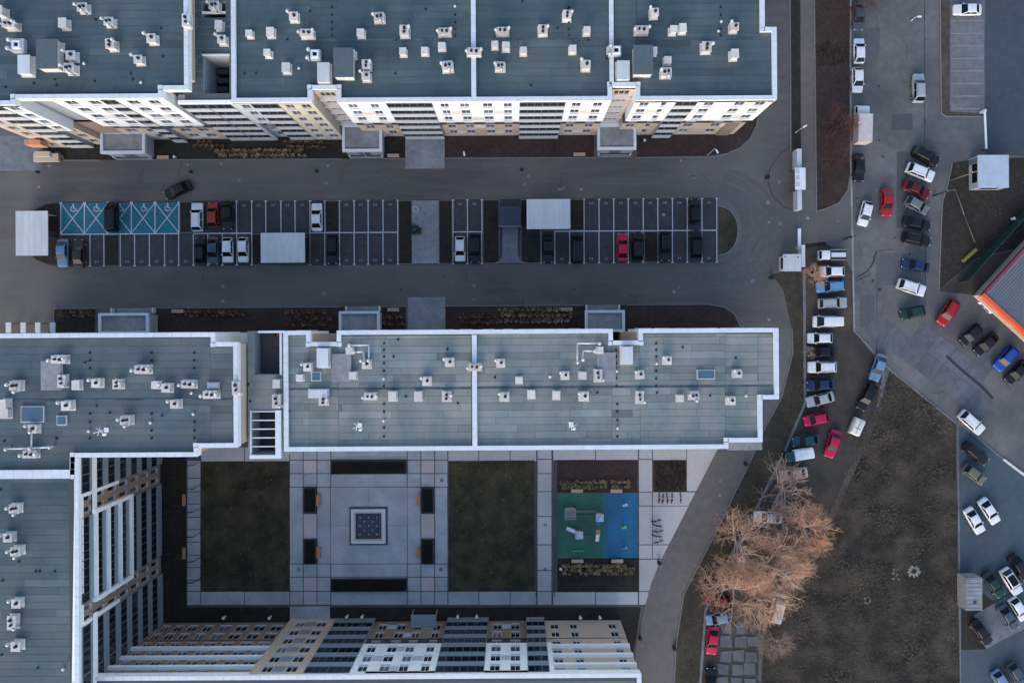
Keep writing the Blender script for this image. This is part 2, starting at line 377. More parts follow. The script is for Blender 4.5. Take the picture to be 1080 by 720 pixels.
# --- beds north of the yard (at the foot of the north blocks)
sheet('flower_bed', [(45, 140), (620, 136), (620, 166.5), (45, 169)], .06, 'soil', 'dark soil bed along the foot of the north block', 'flower bed')
sheet('flower_bed', [(672, 130), (800, 112), (797, 132), (790, 146), (779, 156), (766, 162), (748, 165), (672, 166)], .06, 'mulch', 'reddish mulch bed with rounded corner at the north block end', 'flower bed')
sheet('mulch_patch', [(470, 137), (626, 136), (626, 165.5), (470, 166.5)], .075, 'mulch', 'brown mulch patch in the bed right of the concrete slab', 'mulch')
kerb([(45, 140), (45, 169.4), (105, 169.2)], 'kerb of the soil bed left of the first porch')
kerb([(155, 168.8), (360, 167.8)], 'kerb of the soil bed between first and second porch')
kerb([(402, 167.6), (427, 167.4)], 'short kerb between second porch and concrete slab')
kerb([(470, 167), (629, 166.4)], 'kerb of the mulch bed right of the concrete slab')
kerb([(671, 166.4), (748, 165.5), (766, 162.5), (780, 156.5), (791, 147), (798, 132.5), (801, 112)], 'rounded kerb at the east end of the north beds')
# --- beds south of the yard (along the middle block)
sheet('flower_bed', [(57, 326), (100, 325), (100, 350), (57, 350)], .06, 'soil', 'small soil bed left of the lower left porch', 'flower bed')
sheet('flower_bed', [(160, 325), (428, 323.5), (428, 356), (160, 358)], .06, 'mulch', 'brown bed along the middle block left of the concrete path', 'flower bed')
sheet('flower_bed', [(470, 323), (746, 321.5), (762, 324), (774, 332), (781, 346), (781, 356), (470, 358)], .06, 'mulch', 'brown bed along the middle block right of the concrete path', 'flower bed')
kerb([(57, 350), (57, 325.5), (104, 325)], 'kerb round the small soil bed at lower left')
kerb([(158, 324.7), (358, 323.6)], 'kerb along the brown bed left of the middle porch')
kerb([(400, 323.3), (428, 323)], 'short kerb between middle porch and concrete path')
kerb([(470, 322.7), (616, 321.8)], 'kerb along the brown bed right of the concrete path')
kerb([(661, 321.4), (746, 320.8), (763, 323.4), (775, 331.4), (782, 346)], 'rounded kerb at the east end of the southern beds')
sheet('yard_pad', [(430, 313.5), (469.5, 313.2), (469.5, 350), (430, 350)], .03, 'concrete', 'concrete path slab at the middle block between two bed strips', 'path')
sheet('yard_pad', [(427.5, 139), (469, 138.6), (469, 177.8), (427.5, 178)], .09, 'concrete', 'square concrete slab in front of the north block', 'path')
sheet('pavement', [(-60, 145), (45, 142), (45, 180), (-60, 182)], .02, 'concrete_old', 'worn pavement corner at the left edge of the north drive', 'pavement')

# --- parking island
yU = lambda x: 213.9 - .0062 * (x - 64)
yM = lambda x: 247.2 - .0062 * (x - 64)
yL = lambda x: 280.4 - .0062 * (x - 64)
isl = [(62, yU(62) - 1)] + [(756, yU(756) - 1)] + arc(757, 243, 24, 33, -90, 90, 14) + [(756, yL(756) + 1), (62, yL(62) + 1)]
isl += [(50, 279), (38, 274), (30, 266)] + [(27, 250), (29, 232), (37, 221), (49, 215)]
sheet('parking_island', isl, .012, 'asphalt_bay', 'dark asphalt of the central parking island', 'parking')
def bed(x0, x1, top=True, bot=True, m='soil', label='', name='planting_bed'):
    y0 = (yU if top else yM)((x0 + x1) / 2) + (0 if top else 1); y1 = (yL if bot else yM)((x0 + x1) / 2) - (0 if bot else 1)
    o = MB(); X0, Y0, X1, Y1 = RC(x0, y0, x1, y1); o.box(X0, Y0, -.02, X1, Y1, .07)
    tag(o.build(name, [m]), label, 'planting bed', kind='structure')
    k = strip_mb(MB(), [(X0, Y0), (X1, Y0), (X1, Y1), (X0, Y1)], .1, -.02, .11, True)
    tag(k.build('kerb', ['kerb']), 'thin kerb round the ' + label, 'kerb', kind='structure')
bed(190, 202.5, bot=False, label='narrow soil bed right of the blue bays')
bed(110.5, 126, top=False, label='narrow soil bed in the lower row under the blue bays')
bed(266.5, 327, top=False, label='soil bed round the canopy in the lower row')
bed(343.5, 357.5, bot=False, label='soil bed right of the white sedan in the upper row')
bed(420.5, 434.5, label='soil bed left of the island footpath')
bed(463, 477, label='soil bed right of the island footpath')
bed(509.5, 526.5, label='soil bed left of the navy ramp hood')
bed(549.5, 570, label='soil bed right of the navy ramp hood')
bed(570.5, 615.5, bot=False, label='soil bed under the upper canopy')
bed(679.5, 693.5, top=False, label='soil bed in the lower row beside the black estate')
sheet('planting_bed', [(62, 215.5), (62, 279), (50, 278), (38, 273), (31, 265), (28.5, 250), (30, 233), (38, 222), (49, 216)], .07, 'soil', 'rounded soil bed at the west tip of the parking island', 'planting bed')
sheet('planting_bed', [(757.5, 217.5), (757.5, 269.5)] + arc(759, 243.3, 19, 25, 80, -80, 12), .07, 'lawn', 'half round grass bed at the east tip of the parking island', 'planting bed')
kerb([(757.5, 217.5)] + arc(759, 243.3, 19.3, 25.4, -80, 80, 12) + [(757.5, 269.5)], 'round kerb of the grass bed at the east tip of the island')
sheet('island_apron', [(757, yU(757) - .5)] + arc(758, 243, 24.5, 33.5, -88, 88, 14) + [(757, yL(757) + .5)], .02, 'asphalt_road', 'pale asphalt apron round the east tip of the island', 'pavement')
sheet('island_footpath', [(434.8, yU(434)), (462.8, yU(463)), (462.8, yL(463)), (434.8, yL(434))], .09, 'concrete', 'light concrete footpath crossing the parking island', 'path')
sheet('ramp_path', [(530, 239), (546, 239), (546, 268), (549, 275), (555, 277.2), (521, 277.4), (527, 275), (530, 268)], .1, 'concrete_old', 'flared concrete path down to the navy hood', 'path')

# markings
mk = MB()
def vline(x, y0, y1, w=.13):
    X, Y = G(x, (y0 + y1) / 2); h = PX(abs(y1 - y0)) / 2; mk.quad((X - w / 2, Y - h, .018), (X + w / 2, Y - h, .018), (X + w / 2, Y + h, .018), (X - w / 2, Y + h, .018))
def hline(x0, x1, y, w=.13):
    X, Y = G((x0 + x1) / 2, y); h = PX(x1 - x0) / 2; mk.quad((X - h, Y - w / 2, .0185), (X + h, Y - w / 2, .0185), (X + h, Y + w / 2, .0185), (X - h, Y + w / 2, .0185))
UP = [249.5, 265.5, 280.3, 296.3, 311.2, 327, 342.6, 358.2, 373.5, 388.3, 404, 419.5, 477.7, 493, 508.2, 616, 631.8, 647.3, 662.6, 678.4, 693.8, 709.2, 724.8, 740.4, 756]
LO = [95, 109.6, 127, 142, 157.6, 173.6, 188.5, 204, 219.2, 234.6, 249.8, 265.5, 327, 342.6, 358.2, 373.5, 388.3, 404, 419.5, 477.7, 493, 508.2, 570.6, 585.2, 600.8, 616, 631.8, 647.3, 662.6, 678.4, 693.8, 709.2, 724.8, 740.4, 756]
for x in UP:
    vline(x, yU(x), yM(x) - .6); hline(x - 1.3, x + 1.3, yU(x) - .3, .14)
for x in LO:
    vline(x, yM(x) + .6, yL(x)); hline(x - 1.3, x + 1.3, yL(x) + .3, .14)
for a, b in ((64, 189), (204, 266), (249, 275), (327, 420), (477, 508.4), (585, 756)): 
    if a != 249: hline(a, b, yM((a + b) / 2), .15)
tag(mk.build('bay_lines', ['paint']), 'white painted bay lines of the parking island', 'marking', kind='structure')
# worn bay numbers: small faint patches of old paint near the open end of each bay
wn_ = MB(); rr = random.Random(3)
for row, ys, occ in ((UP, lambda x: yU(x) + 4, (208, 224, 239, 333, 733)), (LO, lambda x: yL(x) - 4, (210, 224, 240, 256, 350, 485, 501, 577, 609, 656, 673, 702, 735))):
    for a, b in zip(row, row[1:]):
        if b - a > 18 or any(abs((a + b) / 2 - o) < 5 for o in occ): continue
        X, Y = G((a + b) / 2, ys((a + b) / 2))
        for k in range(2):
            x = X - .22 + .34 * k; w = .10; h = .17 + rr.random() * .06
            wn_.quad((x - w, Y - h, .0175), (x + w, Y - h * .8, .0175), (x + w * .8, Y + h, .0175), (x - w, Y + h * .9, .0175))
tag(wn_.build('worn_paint', ['paint_old']), 'faint worn paint patches at the mouths of the bays', 'marking', kind='structure')
# blue accessible bays with crossing lines and wheelchair signs
bx0, bx1 = 64.2, 188.8
sheet('accessible_bays', [(bx0, yU(bx0) + .3), (bx1, yU(bx1) + .3), (bx1, yM(bx1) - .4), (bx0, yM(bx0) - .4)], .0165, 'paint_blue', 'five teal blue painted accessible parking bays', 'marking')
am = MB(); BL = [bx0, 89, 113.6, 138.6, 163.6, bx1]
def seg(p, q, w=.13, z=.021):
    a = Vector(p); b = Vector(q); d = (b - a).normalized(); n = Vector((-d.y, d.x)) * w / 2
    am.quad((a.x - n.x, a.y - n.y, z), (b.x - n.x, b.y - n.y, z), (b.x + n.x, b.y + n.y, z), (a.x + n.x, a.y + n.y, z))
for i, x in enumerate(BL):
    seg(G(x, yU(x)), G(x, yM(x)), .14)
    X, Y = G(x, yU(x) + .3); am.obox(X, Y, .0215, .0225, .22, .12)
for a, b in zip(BL, BL[1:]):
    seg(G(a, yU(a) + .6), G(b, yM(b) - .6), .12, .0230); seg(G(b, yU(b) + .6), G(a, yM(a) - .6), .12, .0245)
    cx, cy = G((a + b) / 2 + .6, yU(a) + 6.2); s = 1.0
    pts = [(cx + .42 * s * math.cos(R(t)), cy - .05 + .42 * s * math.sin(R(t))) for t in range(60, 331, 30)]
    for p, q in zip(pts, pts[1:]): seg(p, q, .12, .026)
    seg((cx + .05, cy + .52), (cx + .05, cy + .05), .13, .0262); seg((cx + .05, cy + .05), (cx + .42, cy + .03), .12, .0264); seg((cx + .42, cy + .03), (cx + .62, cy - .42), .12, .0266)
    am.disc(cx + .02, cy + .68, .0255, .0268, .13, 10)
tag(am.build('accessible_marking', ['paint']), 'white crosses and wheelchair signs on the teal blue bays', 'marking', kind='structure')

# --- courtyard
sheet('courtyard_paving_base', [(197, 462), (762, 462), (756, 475), (694, 597), (681, 639.5), (197, 639.5)], .05, 'pave_dark', 'dark jointed base of the courtyard paving', 'paving')
sheet('courtyard_bed', [(150, 474), (197, 474), (197, 640), (676, 640), (668, 690), (150, 690)], .05, 'soil', 'dark soil border at the foot of the west and south blocks', 'flower bed')
yard = tag(link('courtyard_paving', None), 'light grey courtyard paving laid in large jointed panels', 'paving', kind='structure')
_pm = {}
def panel(x0, y0, x1, y1, m='pave', parent=None, gap=.07, z=.05, h=.05):
    X0, Y0, X1, Y1 = RC(x0, y0, x1, y1); w, d = X1 - X0 - gap * 2, Y1 - Y0 - gap * 2
    key = (round(w, 2), round(d, 2), m)
    if key not in _pm: _pm[key] = MB().box(-w / 2, -d / 2, 0, w / 2, d / 2, h, bottom=False).mesh('paving_panel', [m])
    return link('paving_panel', _pm[key], parent or yard, ((X0 + X1) / 2, (Y0 + Y1) / 2, z + .002))
VX = [305.6, 320, 334.5, 349, 429.6, 444, 458.5, 472.3]; HY = [471, 484.8, 499, 513.4, 594, 608, 623, 637.5]
for i in range(7):
    for j in range(7):
        x0, x1, y0, y1 = VX[i], VX[i + 1], HY[j], HY[j + 1]
        if i == 3 and j == 3: continue
        if j == 3 and i in (1, 5):
            panel(x0, 541, x1, 568, 'pave_pink'); continue
        m = 'pave_pink' if (i in (1, 5) and j in (1, 5)) else 'pave'
        panel(x0, y0, x1, y1, m)
for a in (349, 389.3):      # central square
    for b in (513.4, 553.7): panel(a, b, a + 40.3, b + 40.3, 'pave', gap=.02)
for x0, x1 in ((212, 258), (258, 305.6)):
    panel(x0, 623, x1, 637.5); panel(x0, 471, x1, 486.5, 'pave_warm')
for y0, y1 in ((485, 504), (504, 518), (518, 531), (531, 545), (545, 558), (558, 571), (571, 585), (585, 598), (598, 611), (611, 623), (623, 637.5)):
    panel(197.5, y0, 212, y1)
for x0, x1 in ((472.5, 505), (505, 538), (538, 566)):
    panel(x0, 623, x1, 637.5, 'pave'); panel(x0, 471, x1, 486.5, 'pave_warm')
for y0, y1 in ((471, 484), (484, 499), (499, 518), (518, 544), (544, 574), (574, 601), (601, 623), (623, 637.5)):
    panel(566.5, y0, 582, y1, 'pave_warm')
for x0, x1 in ((583, 628), (628, 673)): panel(x0, 623.5, x1, 637.5, 'pave_warm'); panel(x0, 471, x1, 485, 'pave_warm')
for y0, y1 in ((471, 484), (484, 518.5), (518.5, 533), (533, 574), (574, 589)):
    panel(673.5, y0, 688, y1, 'pave_warm')
panel(688, 471, 724, 485, 'pave_warm')
def wedge(pts, m='pave_warm'):
    w = P(pts); c = (sum(p[0] for p in w) / len(w), sum(p[1] for p in w) / len(w))
    w2 = []
    for p in w:
        d = Vector((c[0] - p[0], c[1] - p[1])).normalized(); w2.append((p[0] + d.x * .09, p[1] + d.y * .09))
    MB().prism(w2, .052, .102).build('paving_panel', [m], yard)
wedge([(724, 471), (758, 471), (756, 475), (734, 518), (724, 518)]); wedge([(688, 518.5), (734, 518.5), (726.5, 533), (688, 533)])
wedge([(688, 533), (726.5, 533), (705.5, 574), (688, 574)]); wedge([(688, 574), (705.5, 574), (698, 589), (688, 589)])
wedge([(673.7, 589), (697.7, 589), (693.5, 598), (687, 615), (684.6, 623), (673.7, 623)]); wedge([(673.7, 623), (684.6, 623), (681, 637.5), (673.7, 637.5)])
sheet('lawn', [(212, 486.5), (305.3, 486), (305.3, 623), (212, 623.5)], .13, 'lawn', 'dark rectangular lawn on the west side of the courtyard', 'lawn')
sheet('lawn', [(473.3, 485.6), (563.5, 485), (563.5, 622.5), (473.3, 623)], .13, 'lawn', 'rectangular lawn between the plaza and the playground', 'lawn')
sheet('paving_path', [(306, 639), (348, 638.7), (348, 664), (306, 664)], .1, 'pave', 'plain paved strip leading to the south block entrance', 'path')
sheet('play_bed', [(587.5, 485), (672.3, 484.6), (672.3, 519), (587.5, 519)], .12, 'mulch', 'brown planted bed above the playground', 'flower bed')
sheet('play_bed', [(588, 588.5), (674, 588), (674, 623), (588, 623.4)], .12, 'soil', 'dark planted bed below the playground', 'flower bed')
sheet('play_surface', [(636.2, 519.2), (641, 519.2), (641, 588), (635.2, 588), (634.3, 570), (637, 550), (635.5, 533)], .1315, 'rubber_teal', 'teal blended strip between green and blue rubber', 'play surface')
sheet('play_surface', [(588, 519.4), (640.5, 519.2), (640.5, 588), (588, 588.2)], .13, 'rubber_green', 'green rubber play surface under the climbing frame', 'play surface')
sheet('play_surface', [(640.8, 519.2), (672, 519), (672, 587.8), (640.8, 588)], .133, 'rubber_blue', 'blue rubber play surface under the spring toys', 'play surface')
sheet('grid_bed', [(689, 485.5), (723.5, 485.3), (723.5, 518), (689, 518)], .11, 'mulch', 'square brown bed of low plants beside the curving lane', 'flower bed')

# --- east verges and beds
sheet('verge', [(833, -60), (843.5, -60), (844.5, 163), (834.5, 160)], .06, 'soil', 'narrow dark verge behind the white gate screen', 'verge')
kerb([(832.6, -60), (834, 160)], 'kerb on the drive side of the narrow dark verge')
sheet('pavement', [(844, -60), (858, -60), (861, 222), (845, 222)], .02, 'asphalt_road', 'narrow asphalt footway between two dark verges', 'pavement')
sheet('street_bed', [(858.5, -60), (896, -60), (896, 184), (893, 200), (884, 213), (872, 219), (861.5, 222)], .07, 'mulch', 'long brown bed beside the street with bare red trees', 'flower bed')
kerb([(858, -60), (861, 223), (872, 220), (885, 214), (894, 201), (897, 184)], 'kerb round the long brown bed beside the street')
sheet('street_bed', [(991, -60), (1001.5, -60), (1001.5, 118), (1037, 120), (1037, 122.5), (998, 122), (993, 119)], .07, 'soil_brown', 'thin brown strip round the concrete parking bays', 'flower bed')
kerb([(990.5, -60), (992.5, 119.5), (997, 123), (1037.5, 123.2)], 'kerb round the concrete parking bays')
sheet('parking_pad', [(1002, -60), (1037.8, -60), (1037.8, 120), (1002, 118)], .03, 'concrete_old', 'concrete parking bays with faint cross lines', 'parking')
pl = MB()
for k in range(8):
    y = 22 + k * 13.2; X0, Y0, X1, Y1 = RC(1003, y, 1037, y + .8); pl.quad((X0, Y0, .035), (X1, Y0, .035), (X1, Y1, .035), (X0, Y1, .035))
tag(pl.build('bay_lines', ['concrete']), 'pale cross lines on the concrete parking bays', 'marking', kind='structure')
sheet('waste_ground', [(1004, 172), (1031, 168), (1180, 164), (1180, 235), (1080, 260), (1030, 272), (990, 306), (992, 262), (994, 214), (1001, 190)], .05, 'soil', 'dark waste ground round the white roofed kiosk', 'earth')
kerb([(990, 306), (991.5, 262), (993.5, 214), (1000.5, 190), (1004, 172)], 'low kerb along the dark waste ground')
sheet('shop_yard', [(990, 307), (1030, 273), (1080, 262), (1180, 240), (1180, 310), (1037, 312)], .012, 'asphalt_dirt', 'grubby asphalt beside the shop', 'road')
# corner bed near the guard booth
sheet('booth_bed', [(846, 258), (870, 255), (872, 258), (850, 262), (848, 284), (846, 284)], .06, 'soil', 'small dark bed behind the guard booth', 'flower bed')
# concrete slab field
slabs = tag(link('concrete_slab_road', None), 'grey concrete slab roadway running diagonally past the earth plot', 'road', kind='structure')
sa = R(-38); ux, uy = math.cos(sa), math.sin(sa); vx, vy = -uy, ux
ox, oy = G(935, 372); _sm = [MB().prism([(-1.66, -1.68), (1.66, -1.7), (1.65, 1.69), (-1.67, 1.66)], 0, .02).mesh('concrete_slab', ['slab']),
                             MB().prism([(-1.67, -1.66), (1.64, -1.68), (1.67, 1.66), (-1.64, 1.69)], 0, .02).mesh('concrete_slab', ['slab'])]
for i in range(-1, 8):
    for j in range(-1, 5):
        x = ox + ux * (i * 3.4 + (j % 2) * .0) + vx * (j * 3.45 - 1.0); y = oy + uy * i * 3.4 + vy * (j * 3.45 - 1.0)
        px = CX + x * FPX / CAM_H; py = CY - y * FPX / CAM_H
        if px > 1045 or px < 925: continue
        if py > 385 + (px - 938) * .80 - 6 or py < 345: continue
        if px > 1000 and py < 375: continue
        link('concrete_slab', rnd.choice(_sm), slabs, (x, y, .004 + rnd.random() * .008), sa + R(rnd.uniform(-.7, .7)))
# broken slabs at the foot of the bare trees
oldp = tag(link('old_slab_path', None), 'patch of old square concrete slabs below the bare trees', 'path', kind='structure')
for j in range(5):
    for i in range(3):
        x = 767 + i * 14.2 + j * -1.2; y = 662 + j * 14.6
        if j == 0 and i == 2: continue
        X, Y = G(x + rnd.uniform(-1, 1), y + rnd.uniform(-1, 1)); a = .98
        poly = [(X + sx * (a + rnd.uniform(-.22, .06)), Y + sy * (a + rnd.uniform(-.22, .06))) for sx, sy in ((-1, -1), (1, -1), (1, 1), (-1, 1))]
        ra = R(rnd.uniform(-3, 3)); poly = [(X + (p[0] - X) * math.cos(ra) - (p[1] - Y) * math.sin(ra), Y + (p[0] - X) * math.sin(ra) + (p[1] - Y) * math.cos(ra)) for p in poly]
        MB().prism(poly, 0, .05 + rnd.random() * .03).build('concrete_slab', ['slab'], oldp)
# tyre polished arcs round the island tip, patch repairs, oil spots
pa = MB()
for rr_, w_, a0, a1 in ((43, 1.0, -86, 86), (52, .8, -84, 84), (62, 1.1, -80, 82), (70, .8, -76, 78)):
    strip_mb(pa, P(arc(752, 243.5, rr_, rr_ * .93, a0, a1, 26)), w_, -.01, .003)
tag(pa.build('wheel_tracks', ['polish']), 'paler tyre polished tracks along the drives', 'road marking', kind='structure')
pr_ = random.Random(17); om = MB()
def blot(mb, px, py, r, z, m=0):
    X, Y = G(px, py); n = 9; mb.prism([(X + r * pr_.uniform(.55, 1.1) * math.cos(6.283 * k / n), Y + r * pr_.uniform(.55, 1.1) * math.sin(6.283 * k / n)) for k in range(n)], z - .003, z, m)
for a, b in list(zip(UP, UP[1:])) + list(zip(LO, LO[1:])):
    if b - a < 18 and pr_.random() < .8:
        up_ = pr_.random() < .5
        blot(om, (a + b) / 2 + pr_.uniform(-2, 2), (226 if up_ else 266) + pr_.uniform(-7, 7) - .006 * a, pr_.uniform(.12, .4), .0172)
for _ in range(22): blot(om, pr_.uniform(902, 985), pr_.uniform(10, 340), pr_.uniform(.08, .35), .006)
for _ in range(18): blot(om, pr_.uniform(60, 800), pr_.choice((pr_.uniform(172, 206), pr_.uniform(286, 318))), pr_.uniform(.06, .25), .006)
tag(om.build('oil_stains', ['oil']), 'small dark oil stains on bays and asphalt', 'stain', kind='structure')
for i, (x0, y0, x1, y1) in enumerate(((912, 30, 928, 62), (940, 120, 962, 138), (926, 268, 948, 300), (908, 310, 922, 345), (945, 160, 958, 240))):
    X0, Y0, X1, Y1 = RC(x0, y0, x1, y1); j = lambda: pr_.uniform(-.25, .25)
    z = .0075 + .0004 * i
    tag(MB().prism([(X0 + j(), Y0 + j()), (X1 + j(), Y0 + j()), (X1 + j(), Y1 + j()), (X0 + j(), Y1 + j())], -.01, z).build('asphalt_patch', ['patch' if i != 99 else 'asphalt_bay']), ['darker asphalt patch beside the upper white street cars', 'darker asphalt patch right of the box truck', 'darker asphalt patch left of the navy saloon', 'darker asphalt patch low on the street', 'narrow dark patch left of the slanted row', 'dark patch in the upper right yard', 'dark patch in the lower right car park'][i], 'road', kind='structure')
# tar seams and cracks
tm = MB()
def seam(pts, w=.12, z=.0095): strip_mb(tm, P(pts), w, -.01, z)
seam([(835, 153), (822, 163), (812, 178), (810, 192), (815, 207), (826, 218), (838, 222)], .14)
seam([(903, 293), (915, 286), (921, 277), (924, 265)], .25); seam([(903, 296), (913, 292), (919, 288)], .18)
seam([(925, 265), (925, 330), (924, 380)], .1); seam([(925, 265), (941, 263)], .1); seam([(975, 0), (975, 160)], .1); seam([(976, 258), (976, 312)], .16)
for a, b in (((998, 375), (1013, 389)), ((1013, 389), (1036, 408)), ((1036, 408), (1047, 420))): seam([a, b], .45, .032)
seam([(-20, 178.5), (30, 176.5)], .35); seam([(0, 181), (16, 180)], .2)
cr_ = random.Random(23)
for _ in range(34):
    zone = cr_.random()
    if zone < .4: x, y, a = cr_.uniform(905, 980), cr_.uniform(5, 350), cr_.choice((90, 75, 10))
    elif zone < .8: x, y, a = cr_.uniform(20, 780), cr_.choice((cr_.uniform(170, 206), cr_.uniform(286, 320))), cr_.choice((0, 5, 88))
    else: x, y, a = cr_.uniform(960, 1060), cr_.uniform(345, 430), cr_.choice((-40, 50))
    pts = [(x, y)]
    for _k in range(cr_.randint(3, 7)):
        a += cr_.gauss(0, 16); x += 4.2 * math.cos(R(a)); y -= 4.2 * math.sin(R(a))
        if 168 < y < 322 and 25 < x < 785 and 209 < y < 284: break
        pts.append((x, y))
    if len(pts) > 1: seam(pts, cr_.uniform(.035, .08), .0088)
tag(tm.build('road_seams', ['tar']), 'dark tar seams and cracks in the asphalt', 'road marking', kind='structure')
# ================================================================== BUILDINGS
FH, BASE = 3.0, 0.6
Z6, Z7 = BASE + 6 * FH, BASE + 7 * FH          # roof deck heights (18.6 / 21.6)
PAR = 0.55                                      # parapet above the deck
_cache = {}
def cached(key, fn):
    if key not in _cache: _cache[key] = fn()
    return _cache[key]

def win_mesh(w, h):
    def f():
        b = MB(); t = .07
        b.box(-w / 2, .00, 0, -w / 2 + t, .08, h).box(w / 2 - t, .00, 0, w / 2, .08, h)
        b.box(-w / 2 + t, .00, 0, w / 2 - t, .08, t).box(-w / 2 + t, .00, h - t, w / 2 - t, .08, h)
        k = max(1, round(w / .75)) 
        for i in range(1, k): x = -w / 2 + w * i / k; b.box(x - t / 2, .005, t, x + t / 2, .075, h - t)
        b.box(-w / 2 - .05, -.22, -.05, w / 2 + .05, .0, -.01)       # metal sill
        return b.mesh('window', ['frame'])
    return cached(('win', round(w, 2), h), f)
def pane_mesh(w, h, m):
    return cached(('pane', round(w, 2), h, m), lambda: MB().box(-w / 2 + .07, .04, .07, w / 2 - .07, .05, h - .07).mesh('pane', [m]))
def balcony_mesh(w, panel_m, dep, side):
    def f():
        b = MB()
        b.box(-w / 2, -.06, -.16, w / 2, dep, .06, 1)                 # slab
        b.box(-w / 2 + .02, -.10, -.22, w / 2 - .02, -.065, 1.08, 0)  # front panel
        b.box(-w / 2, -.13, 1.085, w / 2, .03, 1.14, 1)               # handrail
        return b.mesh('balcony', [panel_m, 'light_panel' if panel_m != 'slate_panel' else 'slate_panel'])
    return cached(('bal', round(w, 2), panel_m, dep, side), f)
def glaze_mesh(w):
    return cached(('glz', round(w, 2)), lambda: MB().box(-w / 2 + .05, -.04, 1.142, w / 2 - .05, -.02, 2.78).mesh('pane', ['glass']))
def mull_mesh(w):
    def f():
        b = MB(); k = max(2, round(w / 1.1))
        for i in range(k + 1):
            x = -w / 2 + .05 + (w - .1) * i / k; t = .06 if i in (0, k, k // 2) else .03
            b.box(x - t, -.075, 1.143, x + t, -.045, 2.78)
        b.box(-w / 2 + .05, -.08, 2.785, w / 2 - .05, -.02, 2.835)
        return b.mesh('glazing_frame', ['frame_dark'])
    return cached(('mul', round(w, 2)), f)

